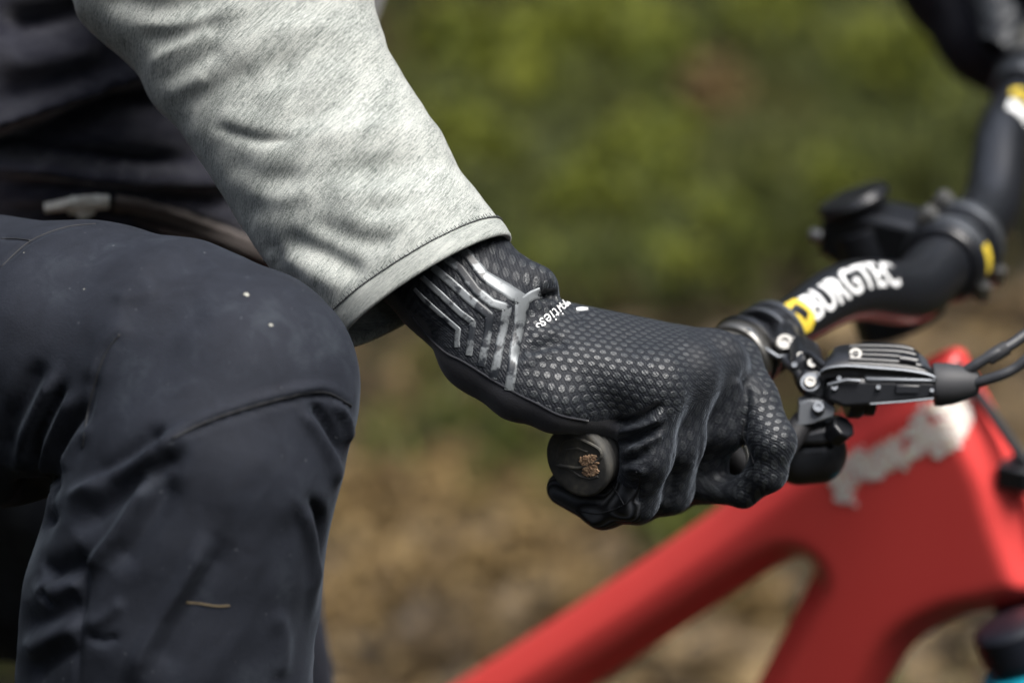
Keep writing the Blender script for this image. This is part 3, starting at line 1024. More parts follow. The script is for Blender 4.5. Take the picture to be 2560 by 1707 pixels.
# --- brake levers (near one built in full, far one a mirrored copy of its larger parts)
def make_brake(mir):
    T = (lambda V: mirror(np.array(V))) if mir else (lambda V: np.array(V))
    fl = (lambda F: [f[::-1] for f in F]) if mir else (lambda F: F)
    def part(name, VFs, m, parent, bevel=0, sharp=40):
        mb = MB()
        for V, F in VFs: mb.add(T(V), fl(F))
        return mb.build(name, m, parent, bevel=bevel, sharp=sharp)
    cz = 1512.0
    def pp(pts, z, t=10.0, d=(0, .407, .9135)):
        z = np.broadcast_to(np.asarray(z, float), (len(pts),)) if np.isscalar(z) else z
        P = [q(x, y, zz) for (x, y), zz in zip(pts, z)]
        return prism(P, nrm(d) * t)
    # master cylinder body
    body = part('brake_lever', [pp([(2062, 1004), (2066, 962), (2112, 944), (2170, 946), (2340, 950), (2346, 990), (2330, 1002), (2180, 1018), (2110, 1022)], 1462, 22)], M['gloss_black'], bike, bevel=2.5)
    fr_ = smooth_poly([(2050, 932), (2066, 922), (2112, 916), (2190, 921), (2270, 928), (2322, 938), (2340, 948)], 5)
    bk_ = smooth_poly([(2062, 898), (2080, 872), (2112, 860), (2190, 857), (2262, 861), (2292, 876), (2316, 902)], 5)
    V, F = [], []
    nu = len(fr_); nv = 7
    for lay in (0, 1):
        for j in range(nv):
            v = j / (nv - 1)
            for i in range(nu):
                pt = fr_[i] * (1 - v) + bk_[i] * v
                P_ = q(pt[0], pt[1], 1461 + 17 * v - 3.5 * math.sin(math.pi * v))
                V.append(P_ - lay * 5.0 * UPC)
    L1 = nu * nv
    for j in range(nv - 1):
        for i in range(nu - 1):
            a_ = j * nu + i
            F.append((a_, a_ + 1, a_ + nu + 1, a_ + nu)); F.append((L1 + a_ + nu, L1 + a_ + nu + 1, L1 + a_ + 1, L1 + a_))
    for i in range(nu - 1):
        F.append((i, L1 + i, L1 + i + 1, i + 1)); k_ = (nv - 1) * nu + i
        F.append((k_ + 1, L1 + k_ + 1, L1 + k_, k_))
    for j in range(nv - 1):
        k_ = j * nu; F.append((k_ + nu, L1 + k_ + nu, L1 + k_, k_)); k_ += nu - 1; F.append((k_, L1 + k_, L1 + k_ + nu, k_ + nu))
    lid = part('reservoir_lid', [(V, F)], M['gloss_black'], body, sharp=50)
    def on_lid(u, v, up=.3):
        i = u * (nu - 1); i0 = int(min(i, nu - 2)); t_ = i - i0
        f_ = fr_[i0] * (1 - t_) + fr_[i0 + 1] * t_; k_ = bk_[i0] * (1 - t_) + bk_[i0 + 1] * t_
        pt = f_ * (1 - v) + k_ * v
        return q(pt[0], pt[1], 1461 + 17 * v - 3.5 * math.sin(math.pi * v)) + UPC * up - np.array([0, 0, up])
    for v_ in (.1, .3, .5, .68, .86):
        part('lid_rib', [tube(np.array([on_lid(u_, v_) for u_ in np.linspace(.36, .80 - .06 * v_, 12)]), .7, 8)], M['gloss_black'], lid)
    part('lid_groove', [tube(np.array([on_lid(u_, .0, .2) for u_ in np.linspace(.04, .96, 16)]), .8, 8)], M['grey_alloy'], lid)
    part('lid_recess', [tube(np.array([on_lid(u_, .38, .5) for u_ in np.linspace(.62, .74, 6)]), 2.0, 10)], M['satin_black'], lid)
    for k in range(4):
        part('lid_knurl', [tube(np.array([on_lid(.80 + .04 * k, .25, .5), on_lid(.82 + .04 * k, .75, .5)]), .8, 8)], M['grey_alloy'], lid)
    part('body_fillet', [pp([(2162, 944), (2338, 948), (2340, 956), (2166, 955)], 1460.8, 6)], M['grey_alloy'], body, bevel=.9)
    def bolt(px, py, z, r, m='bright_steel', ax=None, d=5, parent=body, name='bolt'):
        ax = nrm(np.array([-.1, .45, -1.])) if ax is None else ax
        o = q(px, py, z)
        return part(name, [lathe([(-d, r), (0, r), (r * .28, r * .82), (r * .28, r * .45), (r * .02, r * .38), (r * .02, .05)], o, ax, 24, caps=False)], M[m], parent)
    bolt(2139, 886, 1466, 3.5)
    # clamp round the bar: two straps and the bolt lugs
    cc, ct = bar_at(166)
    strap = part('bar_clamp', [lat_ring(cc, ct, 11.3, 16.2, 13)], M['gloss_black'], body, sharp=40)
    for off in (-5.2, 5.2):
        part('clamp_rib', [lat_ring(cc + ct * off, ct, 15.8, 17.6, 2.6)], M['grey_alloy'], strap)
    lug = part('clamp_lug', [pp([(1925, 866), (1945, 838), (1985, 838), (2010, 862), (1998, 890), (1962, 896)], 1496, 22)], M['gloss_black'], strap, bevel=3)
    bolt(1962, 856, 1494, 4.6, parent=lug)
    part('lug_edge', [tube(np.array([q(x, y, 1494) for x, y in [(1868, 822), (1890, 842), (1912, 872), (1944, 893), (1975, 890), (1996, 868)]]), 1.4, 10)], M['grey_alloy'], lug)
    # link between clamp and cylinder
    part('clamp_link', [pp([(1975, 905), (2010, 880), (2060, 905), (2070, 950), (2075, 1000), (2030, 1004), (1995, 985), (1985, 950)], 1474, 24)], M['gloss_black'], body, bevel=3)
    bolt(2031, 908, 1470, 2.7); bolt(2001, 888, 1476, 1.9)
    part('pivot_plate', [pp([(1992, 960), (2010, 930), (2045, 926), (2075, 950), (2110, 960), (2112, 992), (2060, 998), (2015, 990)], 1468, 5)], M['gloss_black'], body, bevel=1.5)
    part('pivot_washer', [lathe([(-1, 5.0), (0, 5.0), (.8, 4.6), (.8, 3.4)], q(2026, 956, 1467), nrm(np.array([-.1, .45, -1.])), 30)], M['grey_alloy'], body)
    bolt(2026, 955, 1465.5, 3.2, name='pivot_bolt')
    # collar nut
    part('collar_nut', [lathe([(0, 8.5), (0, 10.8), (1, 11.4), (6, 11.4), (7, 10.8), (7, 8.5)], q(2118, 985, 1475), nrm(np.array([1., -.05, .1])), 20)], M['gloss_black'], body, bevel=.4)
    part('collar_nut', [lathe([(0, 8.5), (0, 10.2), (5, 10.2), (5, 8.5)], q(2158, 985, 1475), nrm(np.array([1., -.05, .1])), 24)], M['gloss_black'], body, bevel=.4)
    # lever: grey forged blade root, then the black blade behind the finger
    part('lever_blade', [pp([(1968, 1082), (1995, 1055), (1998, 1010), (2020, 1000), (2060, 1003), (2088, 1018), (2084, 1040), (2060, 1048), (2030, 1060), (2000, 1064), (1975, 1068)], 1466, 7)], M['lever_grey'], body, bevel=2)
    bolt(2046, 1018, 1464, 3.0, 'grey_alloy')
    blade_path = smooth_poly([q(2010, 1050, 1474), q(1975, 1100, 1468), q(1930, 1160, 1462), q(1890, 1180, 1462), q(1850, 1160, 1462), q(1790, 1120, 1466), q(1700, 1090, 1476)], 6)
    part('lever_arm', [tube(blade_path, np.linspace(5.5, 8.0, len(blade_path)), 14)], M['lever_black'], body)
    edge = smooth_poly([q(1860, 1112, 1446), q(1869, 1138, 1446), q(1868, 1166, 1446), q(1852, 1194, 1447)], 6)
    part('lever_edge', [tube(edge, 1.0, 8)], M['lever_edge'], body)
    # lever back and reach dial
    part('lever_back', [pp([(1940, 1090), (1990, 1075), (2060, 1060), (2110, 1068), (2100, 1110), (2060, 1120), (1990, 1120)], 1472, 16)], M['gloss_black'], body, bevel=4)
    part('reach_dial', [lathe([(-8, 5), (-8, 6.2), (0, 6.4), (1, 5.6), (1, 2)], q(2108, 1066, 1470), nrm(np.array([.5, .55, -.65])), 8)], M['satin_black'], body, bevel=.5)
    # shifter pod below the lever
    Pg, lo, h = grid(q(1900, 1230, 1465) - 12, q(2125, 1060, 1520) + 12, 1.6)
    d = chain_d(Pg, [(q(1985, 1140, 1490), 12), (q(2050, 1130, 1490), 13)])
    d = smin(d, chain_d(Pg, [(q(2000, 1165, 1490), 8), (q(2050, 1160, 1492), 8)]), 6)
    V, F = surface_nets(d, lo, h); V = relax(V, F, 3)
    part('shifter_pod', [(V, [tuple(f) for f in F])], M['satin_black'], body, sharp=0)
    # hinge links, set screws and a cable saddle between clamp and cylinder
    for x, y, z, r in ((1986, 912, 1474, 1.6), (2052, 936, 1463, 1.5), (2086, 968, 1461, 1.8), (2098, 946, 1462, 1.3), (2196, 968, 1460, 1.2), (2330, 976, 1460, 1.1)):
        bolt(x, y, z, r, 'grey_alloy', name='set_screw')
    part('hinge_pin', [tube(np.array([q(1962, 902, 1486), q(1992, 930, 1476), q(2004, 948, 1472)]), 2.2, 10)], M['gloss_black'], body)
    part('hinge_pin', [tube(np.array([q(1990, 882, 1484), q(2030, 888, 1472), q(2062, 916, 1466)]), 2.0, 10)], M['gloss_black'], body)
    part('body_ridge', [tube(np.array([q(2070, 962, 1461), q(2116, 950, 1460), q(2150, 952, 1460)]), .9, 8)], M['grey_alloy'], body)
    part('body_ridge', [tube(np.array([q(2176, 1010, 1461), q(2260, 1004, 1461), q(2334, 996, 1461)]), .6, 8)], M['grey_alloy'], body)
    part('window_plate', [pp([(2240, 962), (2300, 964), (2298, 984), (2238, 984)], 1460.6, 3)], M['satin_black'], body, bevel=.5)
    # rubber boot and two hoses
    part('hose_boot', [lathe([(0, 9.9), (2, 10.3), (8, 9.8), (14, 8.3), (18, 6.8), (20.5, 5.6), (21.5, 3)], q(2334, 962, 1473), nrm(np.array([1., .06, -.05])), 28)], M['boot'], body)
    return body
near_brake = make_brake(False)
far_brake = make_brake(True)
def hose(pts, r, name='brake_hose'):
    return MB().add(*tube(smooth_poly(pts, 8), r, 12)).build(name, M['hose'], bike, sharp=0)
hose([q(2405, 935, 1470), q(2450, 905, 1468), q(2520, 866, 1470), q(2640, 800, 1490), q(2900, 760, 1560)], 2.6)
hose([q(2415, 962, 1470), q(2465, 950, 1466), q(2530, 925, 1464), q(2640, 860, 1470), q(2900, 820, 1530)], 2.6)
MB().add(*lathe([(-5, 3.0), (-5, 3.5), (5, 3.5), (5, 3.0)], q(2494, 882, 1469), nrm(np.array([.85, .5, 0.])), 14)).build('hose_ferrule', M['boot'], bike)
clip = on_plane(2545, 1178, -6)
MB().add(*box(clip, FOR * 9, UPC * 7, LAT * 12)).build('cable_clip', M['satin_black'], bike, bevel=2)
hose([B(8, -60, -10), B(60, -120, -12), clip + 8 * FOR, B(95, -330, -30)], 3.0, 'cable')

# --- fork: crown, near and far leg, teal lowers, then the front wheel
cr = on_plane(2630, 1540)
MB().add(*lathe([(-14, 27), (-14, 29), (0, 30), (16, 28)], cr, STAX, 36)).build('crown_race', M['navy'], bike)
fork = MB().add(*box(cr + STAX * 6 + FOR * 6, LAT * 66, FOR * 22, UPC * 15)).build('fork_crown', M['navy'], bike, bevel=9)
for sgn in (-1, 1):
    o = cr - STAX * 27 + LAT * 61 * sgn + FOR * 5
    MB().add(*lathe([(-2, 14), (0, 19.5), (2, 21.5), (18, 21.5), (19, 18), (60, 18)], o, STAX, 32)).build('stanchion', M['navy'], fork)
    MB().add(*lathe([(25, 18.3), (25, 24), (27, 26), (34, 26.5), (120, 26), (420, 22), (424, 14)], o, STAX, 36)).build('fork_lower', M['teal'], fork)
ax_w = cr + STAX * 425 + FOR * 40
wheel_dir = LAT
def ring_path(c, r, n=72):
    return np.array([c + r * (math.cos(a) * FOR + math.sin(a) * UPC) for a in np.linspace(0, 2 * math.pi, n, endpoint=False)])
def wheel(c):
    ty = MB().add(*tube(ring_path(c, 342), 28, 14, closed=True)).build('tyre', M['rubber'], bike)
    rim = MB().add(*tube(ring_path(c, 306), 12, 10, closed=True)).build('rim', M['satin_black'], bike)
    MB().add(*lathe([(-50, 10), (-46, 26), (-40, 18), (40, 18), (46, 26), (50, 10)], c, LAT, 24)).build('hub', M['satin_black'], bike)
    for k in range(16):
        a = 2 * math.pi * k / 16
        d = math.cos(a) * FOR + math.sin(a) * UPC
        MB().add(*tube(np.array([c + d * 20 + LAT * (30 if k % 2 else -30), c + d * 298]), 1.1, 6)).build('spoke', M['satin_black'], bike)
wheel(ax_w)

# ================================================================== THE RIDER
person = thing('person', 'rider in grey-sleeved shirt, navy trousers and black gloves gripping the handlebar', 'person',
               tuple(float(v) for v in (to_world(q(300, 1500, 1500))[:2])) + (0.0,))

# ---------------------------------------------------------------- glove
HZ = 1400.0
MCPp = q(1640, 962, 1392); MCPr = q(1718, 932, 1407); MCPm = q(1782, 908, 1425); MCPi = q(1838, 905, 1446)
wp = q(1200, 893, 1394); wr = q(1235, 860, 1400); wm = q(1270, 830, 1408); wi = q(1308, 803, 1418)
def glove_sdf(P, off=0.0):
    # forearm and wrist
    d = chain_d(P, [(q(960, 500, 1440), 33), (q(1060, 615, 1424), 29.5), (q(1141, 704, 1410), 28.5), (q(1212, 790, 1403), 25.5), (q(1262, 840, 1405), 22)], 6)
    # metacarpals
    for a, b, ra, rb in ((wp, MCPp, 14.5, 12.5), (wr, MCPr, 15.5, 13.0), (wm, MCPm, 14.5, 13.0), (wi, MCPi, 12, 11.8)):
        d = smin(d, seg_d(P, a, b, ra, rb), 10)
    # palm heel and palm
    d = smin(d, chain_d(P, [(q(1190, 885, 1394), 15), (q(1300, 960, 1390), 16), (q(1390, 1000, 1388), 14), (q(1500, 1020, 1400), 13)], 4), 8)
    d = smin(d, chain_d(P, [(q(1400, 960, 1410), 17), (q(1560, 960, 1420), 15), (q(1700, 930, 1440), 14)], 4), 10)
    # fingers round the grip
    def finger(t, m, rs, tip, lo=0.0):
        f1 = bar(t, 27.5 + lo * .2, 5 - lo * .3); f2 = bar(t + 1, 21 + lo * .4, -19 - lo * .7); f3 = bar(t + 1, 4 + lo * .4, -28 - lo); f4 = bar(t, tip, -24 - lo * .4)
        return chain_d(P, [(m, rs[0]), (f1, rs[1]), (f2, rs[2]), (f3, rs[3]), (f4, rs[4])], 5)
    fp = finger(15, MCPp, (11.8, 11.0, 10.0, 9.2, 8.0), -17)
    fr = finger(39, MCPr, (12.2, 11.4, 10.8, 10.0, 8.6), -17, 6.0)
    fm = finger(65, MCPm, (12.5, 11.8, 11.2, 10.2, 8.6), -15, 11.0)
    fing = smin(smin(fp, fr, 8), fm, 8); d = smin(d, fing, 12)
    # index finger out on the lever
    fi = chain_d(P, [(MCPi, 11.6), (q(1878, 1005, 1430), 12.3), (q(1932, 1104, 1420), 10.2), (q(1918, 1180, 1424), 8.6), (q(1858, 1230, 1432), 6.6), (q(1775, 1216, 1442), 8.0)], 4)
    web = chain_d(P, [(q(1795, 950, 1430), 13), (q(1824, 1062, 1430), 10.5)])
    d = smin(smin(d, web, 9), fi, 3.5)
    # thumb, under and behind the bar
    ft = chain_d(P, [(q(1330, 850, 1440), 14), (bar(70, -27, 6), 13), (bar(92, -25, -10), 11), (bar(112, -8, -26), 9.5)], 4)
    d = smin(d, ft, 6)
    # bunched cloth at the wrist bend
    d = smin(d, chain_d(P, [(q(1290, 700, 1402), 10), (q(1336, 722, 1402), 10.0), (q(1340, 745, 1410), 8)], 4), 9)
    d = -smin(-d, seg_d(P, q(1392, 738, 1392), q(1400, 742, 1420), 3.5, 3.5) , 4) if False else d
    return d
GLO = np.minimum.reduce([q(940, 480, 1380), q(1380, 1310, 1360)]) - np.array([20, 8, 0])
GHI = np.array([130., 70., 1500.])
Pg, lo, h = grid([-75, -92, 1352], [142, 48, 1482], 1.0)
Fd_ = glove_sdf(Pg)
Vg_, Fg_ = surface_nets(Fd_, lo, h)
Vg_ = relax(Vg_, Fg_, 3)
glove_strokes = [
    # wrist bend hollow and bunched folds
    ([(1352, 738), (1372, 742), (1400, 738)], 13, -7.0),
    ([(1300, 668), (1350, 690), (1372, 720)], 22, 1.5),
    ([(1362, 760), (1400, 748), (1430, 757)], 12, 1.6),
    ([(1436, 770), (1452, 786), (1448, 812)], 12, -1.6),
    ([(1455, 772), (1490, 780), (1530, 800)], 16, 1.0),
    ([(1330, 765), (1312, 850), (1290, 905)], 12, -1.8),
    ([(1320, 880), (1360, 866), (1420, 850)], 14, -2.2),
    ([(1300, 915), (1345, 890), (1390, 880)], 12, 1.2),
    ([(1300, 860), (1350, 835), (1400, 825)], 14, 1.0),
    # creases by the little finger knuckle
    ([(1530, 1058), (1590, 1050), (1660, 1010)], 10, -2.6),
    ([(1535, 1082), (1600, 1066), (1665, 1035)], 12, 2.4),
    ([(1545, 1104), (1600, 1096), (1650, 1066)], 9, -2.8),
    ([(1570, 1132), (1610, 1110), (1660, 1080)], 11, 2.2),
    ([(1548, 1152), (1590, 1146), (1625, 1120)], 9, -2.4),
    ([(1560, 1175), (1590, 1172), (1615, 1185)], 10, 1.5),
    ([(1585, 1195), (1600, 1230), (1580, 1262)], 8, -1.3),
    # long soft crease lines down the fingers
    ([(1690, 1110), (1682, 1200), (1664, 1275)], 8, -0.8), ([(1752, 1080), (1746, 1180), (1728, 1240)], 8, -0.8),
    ([(1600, 1235), (1640, 1215), (1670, 1180)], 12, 0.8), ([(1690, 1230), (1715, 1190), (1730, 1140)], 12, 0.6),
    ([(1856, 930), (1868, 990), (1862, 1050), (1856, 1100)], 9, -1.8),
    # back of the hand: faint tendons
    ([(1380, 905), (1500, 900), (1640, 930)], 30, 0.6),
    ([(1420, 850), (1560, 860), (1720, 900)], 28, 0.5),
    ([(1860, 960), (1890, 1030), (1912, 1095)], 22, 0.5),
]
Vg_ = sculpt(Vg_, Fg_, glove_strokes)
Vg_ = Vg_ + vnormals(Vg_, Fg_) * (0.16 * vnoise(Vg_, 9, 31) + 0.07 * vnoise(Vg_, 4, 32))[:, None]
# face regions
Cf = Vg_[Fg_].mean(1)
Nf = vnormals(Vg_, Fg_)[Fg_].mean(1)
rel = Cf - N0
t_ax = rel @ G; f_ax = rel @ EF; u_ax = rel @ EU
ang = np.arctan2(u_ax, f_ax)
d_index = chain_d(Cf.astype(np.float32), [(MCPi, 11.6), (q(1934, 1108, 1420), 10.2), (q(1850, 1224, 1432), 7.6), (q(1775, 1216, 1442), 7.4)])
is_index = (d_index < 4.0) & (proj(Cf)[1] > 850) & (proj(Cf)[0] > 1842)
front = (f_ax > 8) & (u_ax < 26) & ~is_index
h1 = nrm(MCPr - wr); hn = nrm(np.cross(MCPi - MCPp, h1)); h2 = nrm(np.cross(hn, h1))
i1 = nrm(q(1934, 1108, 1420) - MCPi); i2 = nrm(np.cross(i1, np.array([0., 0, 1.])))
def corner_uv():
    P = Vg_[Fg_]                                   # faces x 4 x 3
    cen = (wr + wm + MCPr + MCPm) / 4 - hn * np.sign(hn @ np.array([0, 0, -1.])) * 2.0
    A_, B_ = 34.0, 17.0
    th_ = np.linspace(-math.pi, math.pi, 721)
    al = np.concatenate([[0], np.cumsum(np.hypot(np.diff(A_ * np.cos(th_)), np.diff(B_ * np.sin(th_))))])
    hs_ = hn * np.sign(hn @ np.array([0, 0, -1.]))
    an_ = np.arctan2(((P - cen) @ hs_) / B_, ((P - cen) @ h2) / A_)
    an_ = np.where(an_ < -2.4, an_ + 2 * math.pi, an_)
    arc = np.interp(an_, np.concatenate([th_, th_[1:] + 2 * math.pi]), np.concatenate([al, al[1:] + al[-1]]))
    uv = np.stack([P @ h1, arc], -1)
    r = P - N0
    an = np.arctan2(r @ EU, r @ EF)
    cyl = np.stack([-an * 27.0, r @ G], -1)
    uvi = np.stack([P @ i2, P @ i1], -1)
    uv = np.where(front[:, None, None], cyl, uv)
    uv = np.where(is_index[:, None, None], uvi, uv)
    under = (u_ax < -10) & (t_ax < 30)
    ribuv = np.stack([r @ G, -an * 27.0], -1)
    return uv, ribuv, under
uvs, ribuv, under = corner_uv()
fx, fy = proj(Cf)
# the smooth ulnar panel: everything below the side seam
seam = np.array([(960, 700), (1030, 790), (1070, 840), (1115, 882), (1160, 905), (1235, 952), (1300, 988), (1345, 1010), (1400, 1038), (1470, 1052), (1540, 1048)])
seam_s = smooth_poly(seam, 8)
yseam = np.interp(fx, seam_s[:, 0], seam_s[:, 1])
panel = (fx < 1545) & (fy > yseam) & (fy < 1120) & (u_ax > 2)
palm_side = (ang < -0.9) & (t_ax < 26) & (f_ax < 26) & (u_ax < -6)
ribzone = (u_ax < -8) & (t_ax < 24) & (fx < 1600) & (fy > 1170) & ((Nf @ np.array([0, 0, -1.])) > -2)
back_side = (Nf @ hn * np.sign(hn @ np.array([0, 0, -1.]))) < -0.35
fm = np.zeros(len(Fg_), int)
fm[(fx < 1312) | front | ((fx > 1720) & ~is_index)] = 3  # dots painted fainter on finger fronts, standing in for shade there
fm[panel] = 1
fm[back_side & ~front & ~is_index] = 1
fm[ribzone] = 2
uvs = np.where(ribzone[:, None, None], ribuv, uvs)
glove = mesh_obj('glove', Vg_, Fg_, [M['mesh'], M['knit'], M['rib'], M['mesh_faint']], person, uv=uvs, fmat=fm, label='black honeycomb mesh glove closed round the near grip')
bvh_glove = BVHTree.FromPolygons([Vector(v) for v in Vg_], [tuple(int(i) for i in f) for f in Fg_])

def surf_path(bvh, pts, lift, n=8, smooth=True):
    out = []
    for x, y in (smooth_poly(pts, n) if smooth else np.asarray(pts, float)):
        hpt, nn = ray_px(bvh, x, y)
        if hpt is not None:
            out.append(hpt + nrm(nn) * lift)
    return np.array(out)
def seam_tube(bvh, pts, r, name, m, parent, lift=0.0, n=8):
    P = surf_path(bvh, pts, lift, n)
    if len(P) < 3: return None
    for _ in range(2):
        P[1:-1] = (P[:-2] + 2 * P[1:-1] + P[2:]) / 4
    return MB().add(*tube(P, r, 8)).build(name, m, parent, sharp=0)
seam_tube(bvh_glove, [tuple(p) for p in seam[1:-1]], .55, 'side_seam', M['knit'], glove)
# little-finger seam between ribbed cloth and mesh
seam_tube(bvh_glove, [(1440, 1276), (1500, 1283), (1560, 1262), (1590, 1230), (1600, 1200), (1590, 1178)], .4, 'finger_seam', M['black_thread'], glove)
seam_tube(bvh_glove, [(1532, 1215), (1548, 1240), (1560, 1262)], .45, 'finger_seam', M['black_thread'], glove)
# index side seam
seam_tube(bvh_glove, [(1862, 1050), (1856, 1085), (1872, 1120), (1885, 1160)], .45, 'finger_seam', M['black_thread'], glove)

# --- chevron rubber print: strips lying on the cuff, each bent once
def strip(center, widths, lift=0.45, name='rubber_stripe', parent=glove, m=None, bvh=bvh_glove, n=14):
    c = []
    w = []
    for i in range(len(center) - 1):
        a, b = np.array(center[i], float), np.array(center[i + 1], float)
        k = max(2, int(np.hypot(*(b - a)) / 5))
        for j in range(k):
            t = j / k
            c.append(a + (b - a) * t); w.append(widths[i] + (widths[i + 1] - widths[i]) * t)
    c.append(np.array(center[-1], float)); w.append(widths[-1])
    c = np.array(c); w = np.array(w)
    T = np.gradient(c, axis=0); T /= np.linalg.norm(T, axis=1, keepdims=True)
    Nn = np.stack([-T[:, 1], T[:, 0]], -1)
    rows = []
    for i in range(len(c)):
        row = []
        prof = [(-1.0, -.1), (-.9, lift), (-.45, lift), (0, lift), (.45, lift), (.9, lift), (1.0, -.1)]
        for f, l in prof:
            p = c[i] + Nn[i] * f * w[i] / 2
            hpt, nn = ray_px(bvh, p[0], p[1])
            if hpt is None:
                row = None; break
            row.append(hpt + nrm(nn) * l)
        if row: rows.append(row)
    k = 7
    V = [p for r in rows for p in r]
    F = [(i * k + j, i * k + j + 1, (i + 1) * k + j + 1, (i + 1) * k + j) for i in range(len(rows) - 1) for j in range(k - 1)]
    o = mesh_obj(name, np.array(V), F, m or M['print'], parent, smooth=True)
    return o
stripes = [
    ([(1148, 620), (1172, 640), (1210, 690), (1262, 722), (1306, 752), (1300, 800), (1286, 870), (1278, 940), (1272, 975)], [19, 22, 24, 27, 30, 23, 21, 20, 20]),
    ([(1116, 646), (1150, 672), (1190, 726), (1230, 758), (1268, 770), (1262, 800), (1250, 860), (1240, 915), (1232, 946)], [17, 19, 20, 19, 20, 18, 18, 18, 17]),
    ([(1082, 668), (1120, 700), (1170, 745), (1224, 790), (1220, 830), (1210, 880), (1203, 915)], [13, 15, 16, 16, 14, 14, 13]),
    ([(1054, 692), (1100, 735), (1150, 782), (1182, 806), (1178, 840), (1172, 888)], [9, 11, 11, 12, 12, 12]),
    ([(1036, 722), (1060, 748), (1100, 784), (1146, 824), (1142, 850), (1143, 868)], [6, 8, 8, 9, 10, 10]),
]
for cpts, w in stripes:
    strip(cpts, [x * (1.25 if w[0] > 14 else 1.5) for x in w])
strip([(1310, 752), (1332, 738), (1352, 732)], [24, 26, 28])

# --- white lettering on the back of the hand, running down from the fold
gv, gf = slice_mesh(*text_mesh('mities', 1.0, 0.0, 1.06), .08)
gx0, gx1 = gv[:, 0].min(), gv[:, 0].max()
o0 = np.array([1414, 743.]); o1 = np.array([1346, 800.])
dr = (o1 - o0) / np.linalg.norm(o1 - o0); up = np.array([-dr[1], dr[0]]) * -1
up = np.array([0.56, 0.83])
lw = np.linalg.norm(o1 - o0)
hs = lw / (gx1 - gx0)
V = []
for v in gv:
    p = o0 + dr * (v[0] - gx0) * hs + up * v[1] * hs * 1.3
    hpt, nn = ray_px(bvh_glove, p[0], p[1])
    if hpt is None:
        hpt, nn = (V[-1] if V else q(p[0], p[1], 1395)), np.array([0, 0, 0.0001])
    V.append(hpt + nrm(nn) * .35)
mesh_obj('glove_lettering', np.array(V), gf, M['white_print'], glove, smooth=False)
# curl mark after the word
th = np.linspace(0, 5.2, 26)
spiral = [(1346 + (2.5 + 1.35 * a) * math.cos(a + 1.2), 816 + (2.2 + 1.2 * a) * math.sin(a + 1.2)) for a in th]
P = surf_path(bvh_glove, spiral, .25, smooth=False)
MB().add(*tube(P, .38, 6)).build('curl_mark', M['white_print'], glove, sharp=0)
strip([(1440, 773), (1455, 772), (1470, 772)], [6, 9, 4], .3, 'white_print_edge', glove, M['white_print'])

# --- the far glove: the other hand, the same way round the far grip
glove2 = mesh_obj('glove', mirror(Vg_), Fg_[:, ::-1], [M['mesh'], M['knit'], M['rib'], M['mesh_faint']], person, uv=uvs[:, ::-1], fmat=fm, label='blurred black glove on the far grip')

Pg, lo, h = grid(q(2560, 260, 2010) * [0, 1, 1] + [240, -20, -90], [400, 330, 2120], 3.5)
V, F = surface_nets(chain_d(Pg, [(q(2545, 190, 1985), 22), (q(2490, 85, 1995), 36), (q(2410, -80, 2010), 44), (q(2330, -300, 2030), 48), (q(2200, -600, 2060), 50)], 8), lo, h)
V = V + vnormals(V, F) * (1.5 * vnoise(V, 20, 71))[:, None]
mesh_obj('glove_cuff', V, F, plain('navy_black_cloth', (0.006, 0.007, 0.013), .9), glove2)
# ---------------------------------------------------------------- the body inside the clothes
def body_sdf(P):
    d = chain_d(P, [(q(1120, 690, 1412), 19), (q(1040, 590, 1424), 22), (q(800, 240, 1430), 30), (q(520, -140, 1448), 36), (q(400, -420, 1600), 42), (q(330, -640, 1740), 60)], 8)
    d = smin(d, chain_d(P, [(q(-400, 640, 1760), 105), (q(-160, 420, 1740), 122), (q(120, 100, 1735), 126), (q(260, -300, 1745), 130), (q(330, -640, 1760), 125)], 20), 20)
    d = smin(d, chain_d(P, [(q(-400, 700, 1740), 70), (q(-420, 960, 1500), 66), (q(-60, 905, 1432), 50), (q(430, 905, 1376), 40), (q(560, 985, 1362), 38), (q(468, 1330, 1362), 44), (q(420, 1700, 1382), 46)], 8), 15)
    return d
Pg, lo, h = grid([-440, -190, 1290], [-10, 330, 1900], 7.0)
V, F = surface_nets(body_sdf(Pg), lo, h); V = relax(V, F, 2)
mesh_obj('body', V, F, M['skin'], person)

# ---------------------------------------------------------------- grey sleeve
pairs = [((20, -280), (780, -640), 1452), ((110, -120), (815, -500), 1446), ((185, 0), (843, -380), 1441), ((222, 68), (868, -250), 1437), ((327, 176), (903, -110), 1433),
         ((432, 314), (950, 45), 1428), ((512, 426), (1003, 175), 1423), ((605, 566), (1090, 316), 1418), ((682, 668), (1146, 414), 1413), ((752, 752), (1206, 500), 1408), ((800, 812), (1240, 545), 1405), ((846, 862), (1272, 588), 1402)]
arr = np.array([[l[0], l[1], r[0], r[1], z] for l, r, z in pairs], float)
arr = smooth_poly(arr, 26)
sl_len = np.concatenate([[0], np.cumsum(np.hypot(np.diff((arr[:, 0] + arr[:, 2]) / 2), np.diff((arr[:, 1] + arr[:, 3]) / 2)))])
def sleeve_ring(row, n, dr=0.0, th=None):
    l = q(row[0], row[1], row[4]); r = q(row[2], row[3], row[4])
    c = (l + r) / 2; e1 = (r - l) / 2; hw = np.linalg.norm(e1); e1 = e1 / hw
    axis = np.array([-e1[1] * -1, e1[0] * -1, 0.0])            # image-plane perpendicular, down the arm
    axis = np.array([e1[1], -e1[0], 0.0])
    if axis[1] > 0: axis = -axis
    e2 = nrm(np.array([0, 0, -1.0]) - 0.20 * axis)
    th = np.linspace(0, 2 * math.pi, n, endpoint=False) if th is None else th
    return c + np.outer(np.cos(th) * (hw + dr), e1) + np.outer(np.sin(th) * (hw * .80 + dr), e2)
NS = 260
rings = np.array([sleeve_ring(r, NS) for r in arr])
